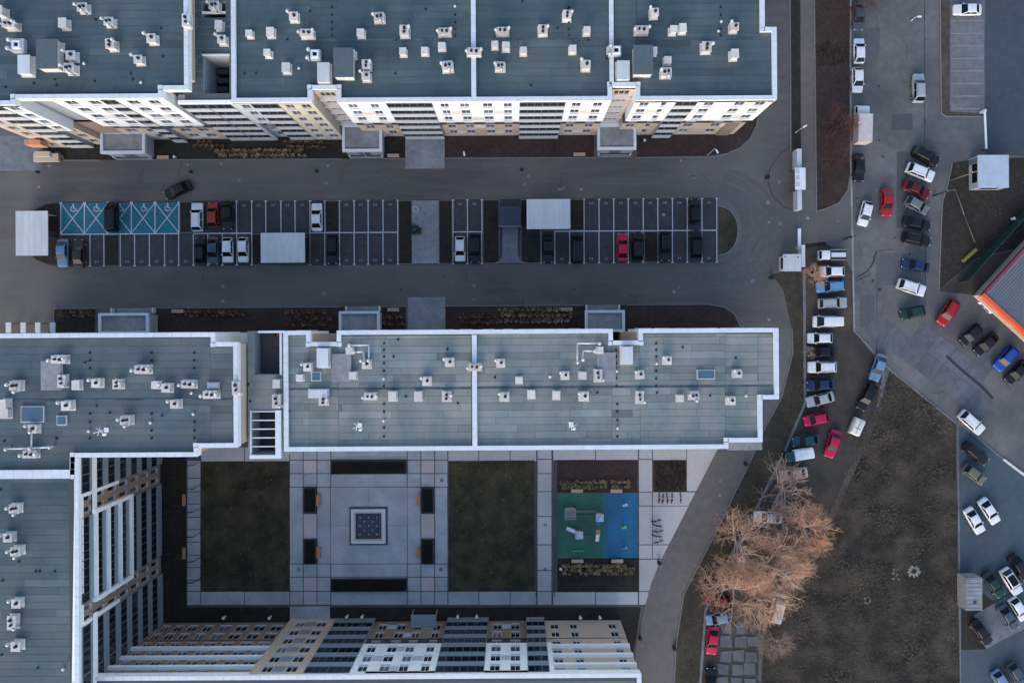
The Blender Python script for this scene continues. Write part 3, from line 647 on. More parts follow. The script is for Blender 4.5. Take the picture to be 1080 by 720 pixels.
class Front:
    """one face of a building. local x runs along the wall, local -y points out, z up"""
    def __init__(s, bld, off, org, ang, n, up):
        s.b = bld; s.off = off; s.org = org; s.ang = ang; s.n = n; s.up = up     # up = first projecting storey
        s.c, s.s = math.cos(ang), math.sin(ang); s.rng = random.Random(int(abs(org[0] * 7 + org[1] * 13)))
        s.zt = BASE + n * FH
    def loc(s, u, d, z):
        x, y = u, -d
        return (s.org[0] + x * s.c - y * s.s - s.off[0], s.org[1] + x * s.s + y * s.c - s.off[1], z)
    def put(s, name, me, u, d, z, parent=None):
        if parent is None: return link(name, me, s.b, s.loc(u, d, z), s.ang)
        return link(name, me, parent)
    def wall(s, name, mb, mats): return link(name, mb.mesh(name, mats), s.b, s.loc(0, 0, 0), s.ang)
    def holes(s, mb, u0, u1, z0, z1, hs, d, depth=.20, m=0):
        us = sorted(set([u0, u1] + [h[k] for h in hs for k in (0, 1)])); zs = sorted(set([z0, z1] + [h[k] for h in hs for k in (2, 3)]))
        for i in range(len(us) - 1):
            for j in range(len(zs) - 1):
                a, b, c, e = us[i], us[i + 1], zs[j], zs[j + 1]
                um, zm = (a + b) / 2, (c + e) / 2
                if any(h[0] < um < h[1] and h[2] < zm < h[3] for h in hs): continue
                mb.quad((a, -d, c), (b, -d, c), (b, -d, e), (a, -d, e), m)
        for a, b, c, e in hs:
            y0, y1 = -d, -d + depth
            mb.quad((a, y0, c), (a, y1, c), (a, y1, e), (a, y0, e), m); mb.quad((b, y1, c), (b, y0, c), (b, y0, e), (b, y1, e), m)
            mb.quad((a, y0, c), (b, y0, c), (b, y1, c), (a, y1, c), m); mb.quad((a, y0, e), (a, y1, e), (b, y1, e), (b, y0, e), m)
    def window(s, ua, ub, z, h, d):
        w = ub - ua; o = s.put('window', win_mesh(w, h), (ua + ub) / 2, d - .09, z)
        s.put('pane', pane_mesh(w, h, s.rng.choice(['glass', 'glass', 'glass', 'glass_pale'])), 0, 0, 0, o)
    def solid(s, u0, u1, cols, d=0, m='cream_wall', z0=0.0, z1=None, first=0, last=None, skip=0.0):
        """plain wall bay with a window in every storey of every column"""
        z1 = s.zt if z1 is None else z1; last = s.n if last is None else last; hs = []
        for i in range(first, last):
            z = BASE + i * FH + .75
            for a, b in cols:
                hs.append((a, b, z, z + 1.75)); s.window(a, b, z, 1.75, d)
        mb = MB(); s.holes(mb, u0, u1, z0, z1, hs, d)
        if d > -1.2:
            for u in (u0, u1): mb.quad((u, -d, z0), (u, 1.6, z0), (u, 1.6, z1), (u, -d, z1))
        mb.quad((u0, -d, z0), (u1, -d, z0), (u1, 1.6, z0), (u0, 1.6, z0))
        s.wall('wall_panel', mb, [m])
    def white(s, u0, u1, cols, low='beige_wall', top='white_wall', infill=True):
        """white wall projecting over two storeys of beige wall with a dark storey between"""
        zu = BASE + s.up * FH - .25; cols = sorted(cols)
        s.solid(u0, u1, cols, 0, top, zu, s.zt, s.up, s.n)
        s.solid(u0, u1, cols, -.55, 'dark_wall', BASE + (s.up - 1) * FH - .1, zu, s.up - 1, s.up)
        s.solid(u0, u1, cols, -.5, low, 0, BASE + (s.up - 1) * FH - .1, 0, s.up - 1)
        if infill and len(cols) > 1:                                  # tinted panel between neighbouring windows
            for k in range(len(cols) - 1):
                if cols[k + 1][0] - cols[k][1] > 2.6: continue
                for i in range(s.n):
                    if i == s.up - 1 or (i + k) % 2: continue
                    d = 0 if i >= s.up else -.5; z = BASE + i * FH + .85
                    gw = cols[k + 1][0] - cols[k][1] - .16
                    s.put('infill_panel', cached(('inf', round(gw, 2), low), lambda: MB().box(-gw / 2, -.03, 0, gw / 2, .02, 1.5).mesh('infill_panel', ['infill_grey' if low == 'brick_wall' else 'infill_pale'])), (cols[k][1] + cols[k + 1][0]) / 2, d, z)
    def balconies(s, u0, u1, panel='light_panel', dep=1.35, d=0.0, open_top=True):
        w = u1 - u0; u = (u0 + u1) / 2
        mb = MB(); mb.quad((u0, dep - d, 0), (u1, dep - d, 0), (u1, dep - d, s.zt), (u0, dep - d, s.zt))
        for q in (u0, u1): mb.quad((q, -d, 0), (q, dep - d, 0), (q, dep - d, s.zt), (q, -d, s.zt), 1)
        mb.box(u0, -d - .04, s.zt - .12, u1, dep - d, s.zt - .02, 1); mb.box(u0, -d - .08, 0, u1, dep - d, BASE - .24, 1)
        s.wall('loggia', mb, ['dark_wall', 'grey_wall'])
        for i in range(s.n):
            o = s.put('balcony', balcony_mesh(w, panel, dep, 0), u, d, BASE + i * FH)
            s.put('pane', glaze_mesh(w), 0, 0, 0, o); s.put('glazing_frame', mull_mesh(w), 0, 0, 0, o)
    def band(s, u0, u1, cols, low='brick_wall', mid='brick_wall', first=None, last=None, d=0.0, ends=False, base=True):
        """white storey bands in front of a recessed wall"""
        f = s.up if first is None else first; l = s.n if last is None else last; zu = BASE + f * FH - .3
        if base:
            s.solid(u0, u1, cols, -.6, mid, BASE + (s.up - 1) * FH, s.zt, s.up - 1, s.n)
            s.solid(u0, u1, cols, -.5, low, 0, BASE + (s.up - 1) * FH, 0, s.up - 1)
        for i in range(f, l + (1 if ends else 0)):
            z = BASE + i * FH
            if ends: mb = MB().box(u0, -d, z - .2, u1, .0, z + .22)
            else: mb = MB().box(u0, .2 - d, z - .3, u1, .62, z + .3)
            s.wall('storey_band', mb, ['white_wall'])
        if ends:
            for a, b in ((u0 - .55, u0), (u1, u1 + .55)):
                s.wall('pilaster', MB().box(a, -d, zu + .1, b, .2, BASE + l * FH + .3), ['white_wall'])

def offset_in(poly, w):
    n = len(poly); out = []
    for i in range(n):
        a, b, c = Vector(poly[i - 1]), Vector(poly[i]), Vector(poly[(i + 1) % n])
        d1 = (b - a).normalized(); d2 = (c - b).normalized()
        q = b + Vector((-d1.y, d1.x)) * w + Vector((-d2.y, d2.x)) * w; out.append((q.x, q.y))
    return out
def rectilinear(pts, z):
    """pixel outline -> clean axis aligned world outline (counter-clockwise)"""
    w = [list(G(x, y, z)) for x, y in pts]; n = len(w)
    for i in range(n):
        j = (i + 1) % n
        if abs(w[i][0] - w[j][0]) < abs(w[i][1] - w[j][1]): m = (w[i][0] + w[j][0]) / 2; w[i][0] = w[j][0] = m
        else: m = (w[i][1] + w[j][1]) / 2; w[i][1] = w[j][1] = m
    return w if area(w) > 0 else w[::-1]
def coping(parent, off, poly, z, w=.6, step=1.25, ext=.06):
    n = len(poly)
    for i in range(n):
        a, b = Vector(poly[i]), Vector(poly[(i + 1) % n]); p = Vector(poly[i - 1]); c = Vector(poly[(i + 2) % n])
        d = (b - a).normalized(); nn = Vector((-d.y, d.x))
        conv0 = (a - p).cross(b - a) > 0; conv1 = (b - a).cross(c - b) > 0
        s0 = w if conv0 else -ext; s1 = (b - a).length - (w if conv1 else -ext)
        k = max(1, round((s1 - s0) / step)); st = (s1 - s0) / k; ang = math.atan2(d.y, d.x)
        me = cached(('cop', round(st, 2), w), lambda: MB().box(-st / 2 + .015, -ext, 0, st / 2 - .015, w - ext, .055, bottom=False).mesh('coping_piece', ['coping']))
        for q in range(k):
            m = a + d * (s0 + st * (q + .5))
            if abs(m.x) > 92 or abs(m.y) > 66: continue
            link('coping_piece', me, parent, (m.x - off[0], m.y - off[1], z), ang)
        e = a
        if abs(e.x) < 92 and abs(e.y) < 66:           # corner piece
            d0 = (a - p).normalized(); n0 = Vector((-d0.y, d0.x)); sq = MB()
            if conv0: pts = [a - n0 * ext - nn * ext, a + nn * w - n0 * ext, a + nn * w + n0 * w, a + n0 * w - nn * ext]
            else: pts = [a + nn * w + n0 * w, a + nn * w - n0 * ext, a - n0 * ext - nn * ext, a + n0 * w - nn * ext]
            xs = sorted(v.x for v in pts); ys = sorted(v.y for v in pts)
            sq.box(xs[0] + .01 - off[0], ys[0] + .01 - off[1], z, xs[-1] - .01 - off[0], ys[-1] - .01 - off[1], z + .055, bottom=False)
            sq.build('coping_piece', ['coping'], parent)
def membrane(parent, off, rects, z, m, seed, tv=.06):
    r = random.Random(seed); b = MB(); b.t = []
    for x0, y0, x1, y1 in rects:
        y = y0
        while y < y1 - .05:
            h = min(.98, y1 - y); x = x0 - r.uniform(0, 7)
            while x < x1:
                L = r.uniform(6.5, 9.5); a, c = max(x, x0), min(x + L, x1)
                if c - a > .1:
                    i = len(b.v); zz = z + r.random() * .004
                    b.v += [(a + .02, y + .02, zz), (c - .02, y + .02, zz), (c - .02, y + h - .02, zz), (a + .02, y + h - .02, zz)]
                    b.f.append((i, i + 1, i + 2, i + 3)); b.m.append(0); b.smooth.append(False); b.t.append(.5 * (1 + r.gauss(0, tv) + (r.choice((-.25, .22)) if r.random() < .035 else 0)))
                x += L
            y += .98
    return tag(b.build('roof_membrane', [m], parent, (off[0], off[1], 0)), kind='stuff')

def building(name, label, outline, zt, rects, roof_m, seed, base=None):
    """outline: pixel outline of the parapet; rects: pixel rectangles that the roof membrane fills"""
    z = zt + PAR; pol = rectilinear(outline, z)
    off = (sum(p[0] for p in pol) / len(pol), sum(p[1] for p in pol) / len(pol))
    b = thing(name, label, 'building', (off[0], off[1], 0))
    o3 = (off[0], off[1], 0)
    roof = MB().prism(offset_in(pol, .3), zt - .35, zt).build('roof', ['roof_seam'], b, o3)
    par = MB().ring(pol, offset_in(pol, .48), zt - .6, zt + PAR - .055).build('parapet', ['white_wall'], b, o3)
    coping(par, off, pol, zt + PAR - .053)
    membrane(b, off, [RC(*r, zt) for r in rects], zt + .012, roof_m, seed, .10 if roof_m == 'roof_light' else .07)
    return b, off, pol
def core(b, off, rects, z, m='beige_wall', zt=None):
    mb = MB()
    for r in rects:
        X0, Y0, X1, Y1 = RC(*r, z); mb.box(X0, Y0, -.1, X1, Y1, z - PAR - .36)
    mb.build('wall', [m], b, (off[0], off[1], 0))
def divider(b, off, x, y0, y1, zt, w=5.0):
    z = zt + PAR; X0, Y0, X1, Y1 = RC(x - w / 2, y0, x + w / 2, y1, z)
    p = MB().box(X0 + .06, Y0, zt, X1 - .06, Y1, zt + PAR - .055).build('parapet', ['white_wall'], b, (off[0], off[1], 0))
    n = max(1, round((Y1 - Y0) / 1.25)); st = (Y1 - Y0) / n
    me = cached(('copd', round(st, 3), round(X1 - X0, 2)), lambda: MB().box(-(X1 - X0) / 2, -st / 2 + .015, 0, (X1 - X0) / 2, st / 2 - .015, .055, bottom=False).mesh('coping_piece', ['coping']))
    for k in range(n):
        link('coping_piece', me, p, ((X0 + X1) / 2 - off[0], Y0 + st * (k + .5) - off[1], zt + PAR - .053))
def UX(x, z): return G(x, 107, z)[0]

# ---- north block, right hand part (six storeys)
ZP6, ZP7 = Z6 + PAR, Z7 + PAR
NB, NO, NP = building('apartment_building', 'long six storey north block with white and beige south front', 
    [(244, -46), (806, -46), (806, 29), (819, 29), (819, 105.0), (671, 105.5), (671, 91), (645, 91), (645, 105.8), (355.5, 107.2), (355.5, 94), (328.5, 94), (328.5, 107.2), (244, 107.6)],
    Z6, [(249, -40, 327, 105), (327, -40, 357, 92), (357, -40, 497, 104), (502, -40, 642.5, 103), (647.5, -40, 671, 89.5), (672, -40, 802, 103), (802, 33, 815, 103)], 'roof_dark', 11)
core(NB, NO, [(246, -40, 330, 92), (330, -40, 354, 84), (354, -40, 647, 92), (647, -40, 669, 82), (669, -40, 803, 91), (803, 33, 816, 91)], ZP6)
divider(NB, NO, 499.3, -42, 103.5, Z6); divider(NB, NO, 644.8, -42, 89.5, Z6, 4.6)
FN = Front(NB, NO, (0, min(p[1] for p in NP)), 0.0, 6, 3)
u = lambda x: UX(x, ZP6)
cols = lambda l: [(u(a), u(b)) for a, b in l]
FN.white(u(244.2), u(262), cols([(250, 259)]), low='grey_wall', top='light_panel')
FN.balconies(u(262), u(291), 'light_panel')
FN.solid(u(291), u(328.4), cols([(297, 306), (314, 324)]), 0, 'cream_wall')
FN.white(u(355.6), u(406), cols([(364, 374), (388, 397)]))
FN.balconies(u(406), u(455), 'light_panel')
FN.white(u(455), u(548), cols([(463, 472), (484, 494), (508.5, 519), (531, 540)]))
FN.balconies(u(548), u(597), 'light_panel')
FN.white(u(597), u(644.9), cols([(604, 614), (627, 637)]))
FN.white(u(671.1), u(715), cols([(677, 687), (700, 706)]))
FN.balconies(u(715), u(738), 'light_panel')
FN.white(u(738), u(818.8), cols([(746, 757), (779, 790), (801, 812)]))
mb = MB(); mb.box(u(796), .3, 0, u(812), .9, BASE + 2 * FH - .4); FN.wall('corner_bay', mb, ['brick_wall'])
for a, b in ((328.6, 355.4), (645.1, 670.9)):         # recessed stair bays
    F2 = Front(NB, NO, (0, FN.org[1] + 1.62), 0.0, 6, 3)
    F2.solid(u(a), u(b), [((u(a) + u(b)) / 2 - 1.1, (u(a) + u(b)) / 2 + 1.1)], -.02, 'beige_wall')
    for i in range(1, 6): F2.wall('stair_slab', MB().box(u(a) + .1, -.35, BASE + i * FH - .15, u(b) - .1, .01, BASE + i * FH + .1), ['light_panel'])

# ---- north-west wing (seven storeys) and its link
WB, WO, WP = building('apartment_building', 'seven storey north-west wing with white framed south front',
    [(-70, -46), (198, -46), (198, 94.5), (171, 94.5), (171, 103.5), (15.5, 103.5), (15.5, 110.5), (-70, 110.5)],
    Z7, [(-66, -42, 193, 90.5), (-66, 90.5, 166, 98), (-66, 98, 10, 105)], 'roof_dark', 21)
core(WB, WO, [(-66, -42, 193, 78), (-66, 78, 166, 88), (-66, 88, 11, 96)], ZP7)
FW = Front(WB, WO, (0, G(90, 103.8, ZP7)[1]), 0.0, 7, 3)
v = lambda x: UX(x, ZP7)
colv = lambda l: [(v(a), v(b)) for a, b in l]
FW.solid(v(15.6), v(50), [], -.9, 'grey_wall', BASE + 3 * FH, Z7, 0, 0); FW.solid(v(15.6), v(50), [], -.6, 'brick_wall', 0, BASE + 3 * FH, 0, 0)
FW.white(v(50), v(102), colv([(60, 73), (86, 98)]))
FW.balconies(v(102), v(118), 'light_panel')
FW.white(v(118), v(171), colv([(127, 140), (150, 162)]))
FW0 = Front(WB, WO, (0, WP and min(p[1] for p in WP)), 0.0, 7, 3)
FW0.balconies(v(-34), v(-4), 'light_panel')
FW0.solid(v(-4), v(15.4), colv([(0, 11)]), 0, 'white_wall', BASE + 3 * FH, Z7, 3, 7); FW0.solid(v(-4), v(15.4), colv([(0, 11)]), -.5, 'beige_wall', 0, BASE + 3 * FH, 0, 3)
FW0.solid(v(-60), v(-34), colv([(-52, -42)]), 0, 'beige_wall')
ob = MB().box(v(-66), -.9, 3.6, v(-46), -.17, 5.6); FW0.wall('corner_bay', ob, ['sunset_glow_wall'])  # orange tint here paints in low sunset light on the corner
sb = MB()
sb.box(v(-80), -2.4, 0.3, v(-48), -1.12, .9).box(v(-72), -1.9, 1.6, v(-52), -1.12, 2.2)
FW0.wall('corner_band', sb, ['beige_wall'])
# link between the two
zl = Z6 + .02
X0, Y0, X1, Y1 = RC(198, -46, 244, 107, Z6)
LB = thing('link_building', 'narrow lower link with dark light well between the north blocks', 'building', ((X0 + X1) / 2, (Y0 + Y1) / 2, 0)); LO_ = ((X0 + X1) / 2, (Y0 + Y1) / 2, 0)
wx0, wy0, wx1, wy1 = RC(214.5, 59, 242.0, 100, Z6)
ax0, ay0, ax1, ay1 = RC(213, 2, 238, 19, Z6)
X0 = RC(197, 0, 199, 10, ZP7)[2] - 2.2; X1 = G(244.4, 50, ZP6)[0] - .02; Yf = FN.org[1]; wy0 = max(wy0, Yf + 1.45)
mb = MB()
for q in ((X0, Yf + 1.4, X1, wy0 - .01), (X0, wy0, wx0, wy1), (wx1, wy0, X1, wy1), (X0, wy1 + .01, X1, ay0), (X0, ay0 + .01, ax0, ay1), (ax1, ay0 + .01, X1, ay1), (X0, ay1 + .01, X1, Y1 + 25)):
    mb.box(q[0], q[1], 0 if q[1] > wy0 - 1.2 else 0, q[2], q[3], zl - .02)
mb.build('wall', ['grey_wall'], LB, LO_)
membrane(LB, LO_, [(X0, Yf + .5, X1, wy0 - .01), (X0, wy0, wx0, wy1), (wx1, wy0, X1, wy1), (X0, wy1, X1, ay0), (X0, ay0, ax0, ay1), (ax1, ay0, X1, ay1), (X0, ay1, X1, Y1 + 25)], zl, 'roof_mid', 31)
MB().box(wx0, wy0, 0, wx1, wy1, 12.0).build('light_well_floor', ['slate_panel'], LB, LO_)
mb = MB(); 
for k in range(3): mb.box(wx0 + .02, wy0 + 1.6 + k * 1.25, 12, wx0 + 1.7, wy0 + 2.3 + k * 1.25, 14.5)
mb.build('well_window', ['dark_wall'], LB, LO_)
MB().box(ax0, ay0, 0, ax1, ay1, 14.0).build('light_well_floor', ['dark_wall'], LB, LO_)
MB().box(ax0, (ay0 + ay1) / 2 - .5, zl - .3, ax1, (ay0 + ay1) / 2 - .25, zl + .05).build('well_beam', ['metal_white'], LB, LO_)
MB().box(wx0 - .1, wy1, zl, wx1 + .1, wy1 + .16, zl + .25).build('well_kerb', ['coping'], LB, LO_)
MB().box(wx0 - .1, wy1 + .3, zl, wx0 + .1, wy1 + .5, zl + .1).build('roof_outlet', ['metal_dark'], LB, LO_)
FL = Front(LB, LO_, (0, Yf), 0.0, 6, 3)
FL.balconies(u(186), u(213.5), 'light_panel'); FL.balconies(u(214.5), u(241), 'light_panel')
mb = MB().box(u(241), -.02, 0, u(244.1), 1.2, Z6); FL.wall('pilaster', mb, ['light_panel'])
mb = MB().box(u(186), -.03, Z6 - .02, u(244.1), .5, Z6 + .18); FL.wall('eave', mb, ['white_wall'])

# ---- middle block, right hand part (six storeys)
MBk, MO, MP = building('apartment_building', 'long six storey middle block with pale grey seamed roof',
    [(299.5, 349.2), (327, 349), (327, 361), (355.5, 361), (355.5, 348.8), (646, 347.2), (646, 359.5), (674, 359.5), (674, 347), (821, 346.2), (821, 420.5), (803.8, 420.5), (803.8, 465.8), (768, 465.8), (768, 473), (299.5, 475.2)],
    Z6, [(304, 354, 326, 471), (326, 366, 357, 471), (357, 354, 497, 471), (502.5, 352, 645, 470), (645, 364, 675, 470), (675, 352, 765, 469), (765, 352, 799.5, 462), (799.5, 352, 816.5, 416)], 'roof_light', 41)
core(MBk, MO, [(301, 352, 328.2, 473), (328.2, 363, 354.5, 473), (354.5, 351.5, 647, 472), (647, 362, 673, 471), (673, 350, 767, 470), (767, 350, 803, 464), (803, 350, 820, 419)], ZP6)
divider(MBk, MO, 500.5, 353, 470.3, Z6, 5.2)
mo3 = (MO[0], MO[1], 0)
# plinth roof at the east end, low service ledge
X0, Y0, X1, Y1 = RC(768, 466.2, 803.6, 474, 4); MB().box(X0, Y0, 0, X1, Y1 + 1, 3.6).build('porch', ['grey_wall'], MBk, mo3)
MB().box(X0 - .1, Y0 - .12, 3.6, X1 + .1, Y1 + 1, 3.8).build('porch_roof', ['concrete'], MBk, mo3)
FMn = Front(MBk, MO, (0, max(p[1] for p in MP)), math.pi, 6, 3)
um = lambda x: -G(x, 348, ZP6)[0]
colm = lambda l: [(um(b), um(a)) for a, b in l]
for a, b, cs in ((355.6, 410, [(366, 376), (390, 398)]), (455, 548, [(463, 472), (484, 494), (508.5, 519), (531, 540)]), (597, 645.9, [(604, 614), (626, 637)]), (674.1, 720, [(681, 691), (703, 710)]), (745, 820.8, [(752, 762), (780, 790), (803, 813)]), (299.6, 326.9, [(306, 316)])):
    FMn.white(um(b), um(a), colm(cs))
for a, b in ((410, 455), (548, 597), (720, 745)): FMn.balconies(um(b), um(a), 'light_panel')
FMs = Front(MBk, MO, (0, min(p[1] for p in MP)), 0.0, 6, 3)
ums = lambda x: G(x, 473, ZP6)[0]
for a, b in ((299.6, 345), (390, 440), (490, 560), (610, 660), (710, 767.9)): FMs.white(ums(a), ums(b), [(ums(a + 8), ums(a + 17)), (ums(b - 17), ums(b - 8))])
for a, b in ((345, 390), (440, 490), (560, 610), (660, 710)): FMs.balconies(ums(a), ums(b), 'light_panel')

# ---- middle block, left hand part (seven storeys)
LBk, LO2, LP = building('apartment_building', 'seven storey middle-left block with stepped white parapet',
    [(-70, 352.4), (226.5, 351.2), (226.5, 361), (250.5, 361), (250.5, 471.5), (208.5, 471.5), (208.5, 481), (78.5, 481.8), (78.5, 500), (-70, 500)],
    Z7, [(-66, 357, 222, 467), (222, 366.5, 246, 467), (-66, 467, 204, 476.5), (-66, 476.5, 73, 495)], 'roof_mid', 51)
core(LBk, LO2, [(-66, 356, 225, 470), (225, 363, 249, 470), (-66, 470, 207, 479), (-66, 479, 77, 498)], ZP7)
FA = Front(LBk, LO2, (0, max(p[1] for p in LP)), math.pi, 7, 3)
ua = lambda x: -G(x, 352, ZP7)[0]
FA.white(ua(226.3), ua(160), [(ua(216), ua(204)), (ua(186), ua(174))]); FA.balconies(ua(160), ua(110)); FA.white(ua(110), ua(-20), [(ua(98), ua(86)), (ua(60), ua(48)), (ua(20), ua(8))])
# ---- link with pergola
X0, Y0, X1, Y1 = RC(250, 349, 300, 481, Z6)
KB = thing('link_building', 'flat roofed link with white pergola and dark terrace recess', 'building', ((X0 + X1) / 2, (Y0 + Y1) / 2, 0)); KO = ((X0 + X1) / 2, (Y0 + Y1) / 2, 0)
X0 = max(p[0] for p in LP) + .02; X1 = min(p[0] for p in MP) - .02
tx0, ty0, tx1, ty1 = RC(267.5, 351, 296, 395, Z6); px0, py0, px1, py1 = RC(265.5, 433, 292, 479, Z6)
Ytop = Y1; Ybot = Y0
wl = [(X0, Ybot, X1, py0 - .01), (X0, py0, px0, py1), (px1, py0, X1, py1), (X0, py1 + .01, X1, ty0), (X0, ty0 + .01, tx0, ty1), (tx1, ty0 + .01, X1, ty1), (X0, ty1 + .01, X1, Ytop)]
mb = MB()
for q in wl: mb.box(*q[:2], 0, *q[2:], Z6 - .02)
mb.build('wall', ['grey_wall'], KB, KO); membrane(KB, KO, wl, Z6, 'roof_light', 61)
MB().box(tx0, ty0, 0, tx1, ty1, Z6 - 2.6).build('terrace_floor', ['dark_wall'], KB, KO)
MB().box(tx1 - 1.7, ty1 - 1.9, Z6 - 2.6, tx1 - .05, ty1 - .5, Z6 - 1.9).build('terrace_box', ['metal_dark'], KB, KO)
mb = MB().box(tx1 - 1.2, ty1 - .45, Z6 - 2.6, tx1 - .3, ty1 - .2, Z6 - 2.0); mb.build('orange_crate', ['red_trim'], KB, KO)
MB().box(tx0 + .8, ty1 - .02, Z6, X1, ty1 + .3, Z6 + .5).build('parapet', ['coping'], KB, KO)
MB().box(tx1 + .02, ty0, Z6, tx1 + .3, ty1 - .05, Z6 + .5).build('parapet', ['coping'], KB, KO)
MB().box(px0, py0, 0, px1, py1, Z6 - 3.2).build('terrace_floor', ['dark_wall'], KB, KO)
pg = MB().box(px1 - .02, py0 - .5, Z6 - .01, px1 + .75, py1 + .1, Z6 + .6).box(px0 - .1, py0 - .5, Z6 - .01, px1 - .04, py0, Z6 + .6).box(px0 - .12, py0 + .02, Z6 - .01, px0 + .06, py1 + .1, Z6 + .3)
pgo = pg.build('pergola_frame', ['coping'], KB, KO)
me = MB().box(px0 + .08 - KO[0], -.07, Z6 - .1, px1 - .04 - KO[0], .07, Z6 + .15).mesh('pergola_beam', ['metal_white'])
for k in range(1, 6): link('pergola_beam', me, pgo, (0, py0 + (py1 - py0) * k / 5 - KO[1] - .1, 0))

# ---- west block (seven storeys), east front
VB, VO, VP = building('apartment_building', 'seven storey west block with white framed east front',
    [(-70, 500.5), (74, 500.5), (74, 482.5), (83.2, 482.5), (83.2, 720), (83.2, 850), (-70, 850)], Z7, [(-66, 505, 74, 846)], 'roof_dark', 71)
core(VB, VO, [(-66, 503, 70, 846)], ZP7, 'brick_wall')
X0 = G(83.2, 600, ZP7)[0]
FV = Front(VB, VO, (X0, 0), R(90), 7, 3)
w = lambda y: G(83, y, ZP7)[1]
cw = lambda l: [(w(b), w(a)) for a, b in l]
FV.balconies(w(522), w(482.8), 'slate_panel')
FV.solid(w(548), w(522), cw([(526, 532), (538, 544)]), -.2, 'brick_wall')
FV.balconies(w(640), w(548), 'slate_panel', d=-.1)
FV.band(w(640), w(548), [], first=3, last=6, d=.42, ends=True, base=False)
FV.solid(w(664), w(640), cw([(644, 650), (655, 661)]), -.2, 'brick_wall')
FV.balconies(w(716), w(664), 'slate_panel'); FV.balconies(w(770), w(716), 'slate_panel')
for a, b in ((482.8, 548), (656, 770)):    # white bands on the top storeys
    FV.wall('storey_band', MB().box(w(b), -.16, Z7 - FH - .35, w(a), -.14, Z7 - FH + .75), ['white_wall'])
for y in (524, 533.5, 543.5, 644, 652.5, 661.5):
    FV.wall('pilaster', MB().box(w(y) - .25, -.05, BASE + 4 * FH, w(y) + .25, .4, Z7 - .5), ['white_wall']) if y in (524, 661.5) else None
# ---- south block (six storeys), north front
SB, SO, SP = building('apartment_building', 'six storey south block with white and tan north front',
    [(96, 713.4), (676.5, 709.9), (676.5, 850), (96, 850)], Z6, [(101, 719, 671, 846)], 'roof_mid', 81)
core(SB, SO, [(103, 722, 668, 846)], ZP6, 'brick_wall')
YS = max(p[1] for p in SP); FS = Front(SB, SO, (0, YS), math.pi, 6, 3)
us_ = lambda x: -G(x, 711, ZP6)[0]
cs_ = lambda l: [(us_(b), us_(a)) for a, b in l]
FS.band(us_(260), us_(97), cs_([(104, 113), (120, 130), (137, 148), (156, 167), (176, 190), (197, 211), (219, 233), (240, 254)]))
FS.solid(us_(318), us_(260), cs_([(271, 282), (297, 309)]), .02, 'beige_wall'); 
for i in range(6): FS.wall('infill_panel', MB().box(us_(296), -.06, BASE + i * FH + .85, us_(283), .0, BASE + i * FH + 2.35), ['slate_panel'])
FS.balconies(us_(367), us_(318), 'slate_panel')
FS.white(us_(458), us_(367), cs_([(374, 384), (397, 408), (418, 428), (442, 451)]), low='brick_wall')
FS.balconies(us_(510), us_(458), 'slate_panel')
FS.white(us_(557), us_(510), cs_([(516, 527), (538, 549)]), low='brick_wall')
FS.balconies(us_(580), us_(557), 'slate_panel')
FS.band(us_(676), us_(580), cs_([(587, 597), (611, 620), (659, 668)]), low='beige_wall', mid='beige_wall')
FS.wall('pilaster', MB().box(us_(585), -.01, BASE + 3 * FH - .3, us_(580.2), .5, Z6 - .02), ['white_wall'])
FS.wall('entrance_hood', MB().box(us_(446), -1.6, 2.6, us_(415), .4, 2.85).box(us_(446), -1.5, 0, us_(445), -1.3, 2.6).box(us_(416), -1.5, 0, us_(415), -1.3, 2.6), ['slate_panel'])

# ================================================================== ROOF FITTINGS (parts of the blocks)
def vent_mesh(sx, sy, h, holes):
    def f():
        b = MB(); o = .09
        b.box(-sx / 2, -sy / 2, 0, sx / 2, sy / 2, h, bottom=False)
        b.box(-sx / 2 - o, -sy / 2 - o, h + .002, sx / 2 + o, sy / 2 + o, h + .10)
        for hx, hy, r in holes: b.tube((hx, hy, h + .1), (hx, hy, h + .42), r, r * .92, 10, 1); b.disc(hx, hy, h + .4205, h + .43, r * .8, 10, 2)
        b.box(-sx / 2 - .18, -sy / 2 - .18, 0, sx / 2 + .18, sy / 2 + .18, .10, 1 if False else 0)
        return b.mesh('ventilation_chimney', ['vent_cream', 'vent_dark', 'vent_dark'])
    return cached(('vent', sx, sy, h, tuple(holes)), f)
def flue_mesh(h, r=.17, bend=False):
    def f():
        b = MB(); b.tube((0, 0, 0), (0, 0, h), r * .7, r * .7, 8); b.tube((0, 0, h + .05), (0, 0, h + .28), r * 1.75, r * .35, 10); b.tube((0, 0, h - .03), (0, 0, h + .05), r * 1.75, r * 1.75, 10)
        return b.mesh('flue_pipe', ['galv'])
    return cached(('flue', h, r), f)
M['slate_dark'] = mat('slate_dark', (.075, .095, .105), .6, var=.08, scale=2)
VR = random.Random(5)
def valley(b, off, zt, x0, x1, y):
    X0, Y0, X1, Y1 = RC(x0, y - 1.2, x1, y + 1.2, zt); a = MB()
    a.box(X0, Y0, zt + .018, X1, Y1, zt + .024); a.box(X0, (Y0 + Y1) / 2 - .05, zt + .0245, X1, (Y0 + Y1) / 2 + .05, zt + .04)
    a.build('valley_strip', ['roof_seam_wet'], b, (off[0], off[1], 0))
M['roof_seam_wet'] = mat('roof_seam_wet', (.035, .048, .056), .5, col2=(.09, .115, .13), scale=.5)
valley(NB, NO, Z6, 250, 496, 42.5); valley(NB, NO, Z6, 503, 642, 41.5); valley(NB, NO, Z6, 648, 800, 41); valley(MBk, MO, Z6, 304, 497, 409.5); valley(MBk, MO, Z6, 503, 815, 407.5); valley(LBk, LO2, Z7, -60, 245, 421.5); valley(WB, WO, Z7, -60, 192, 39)
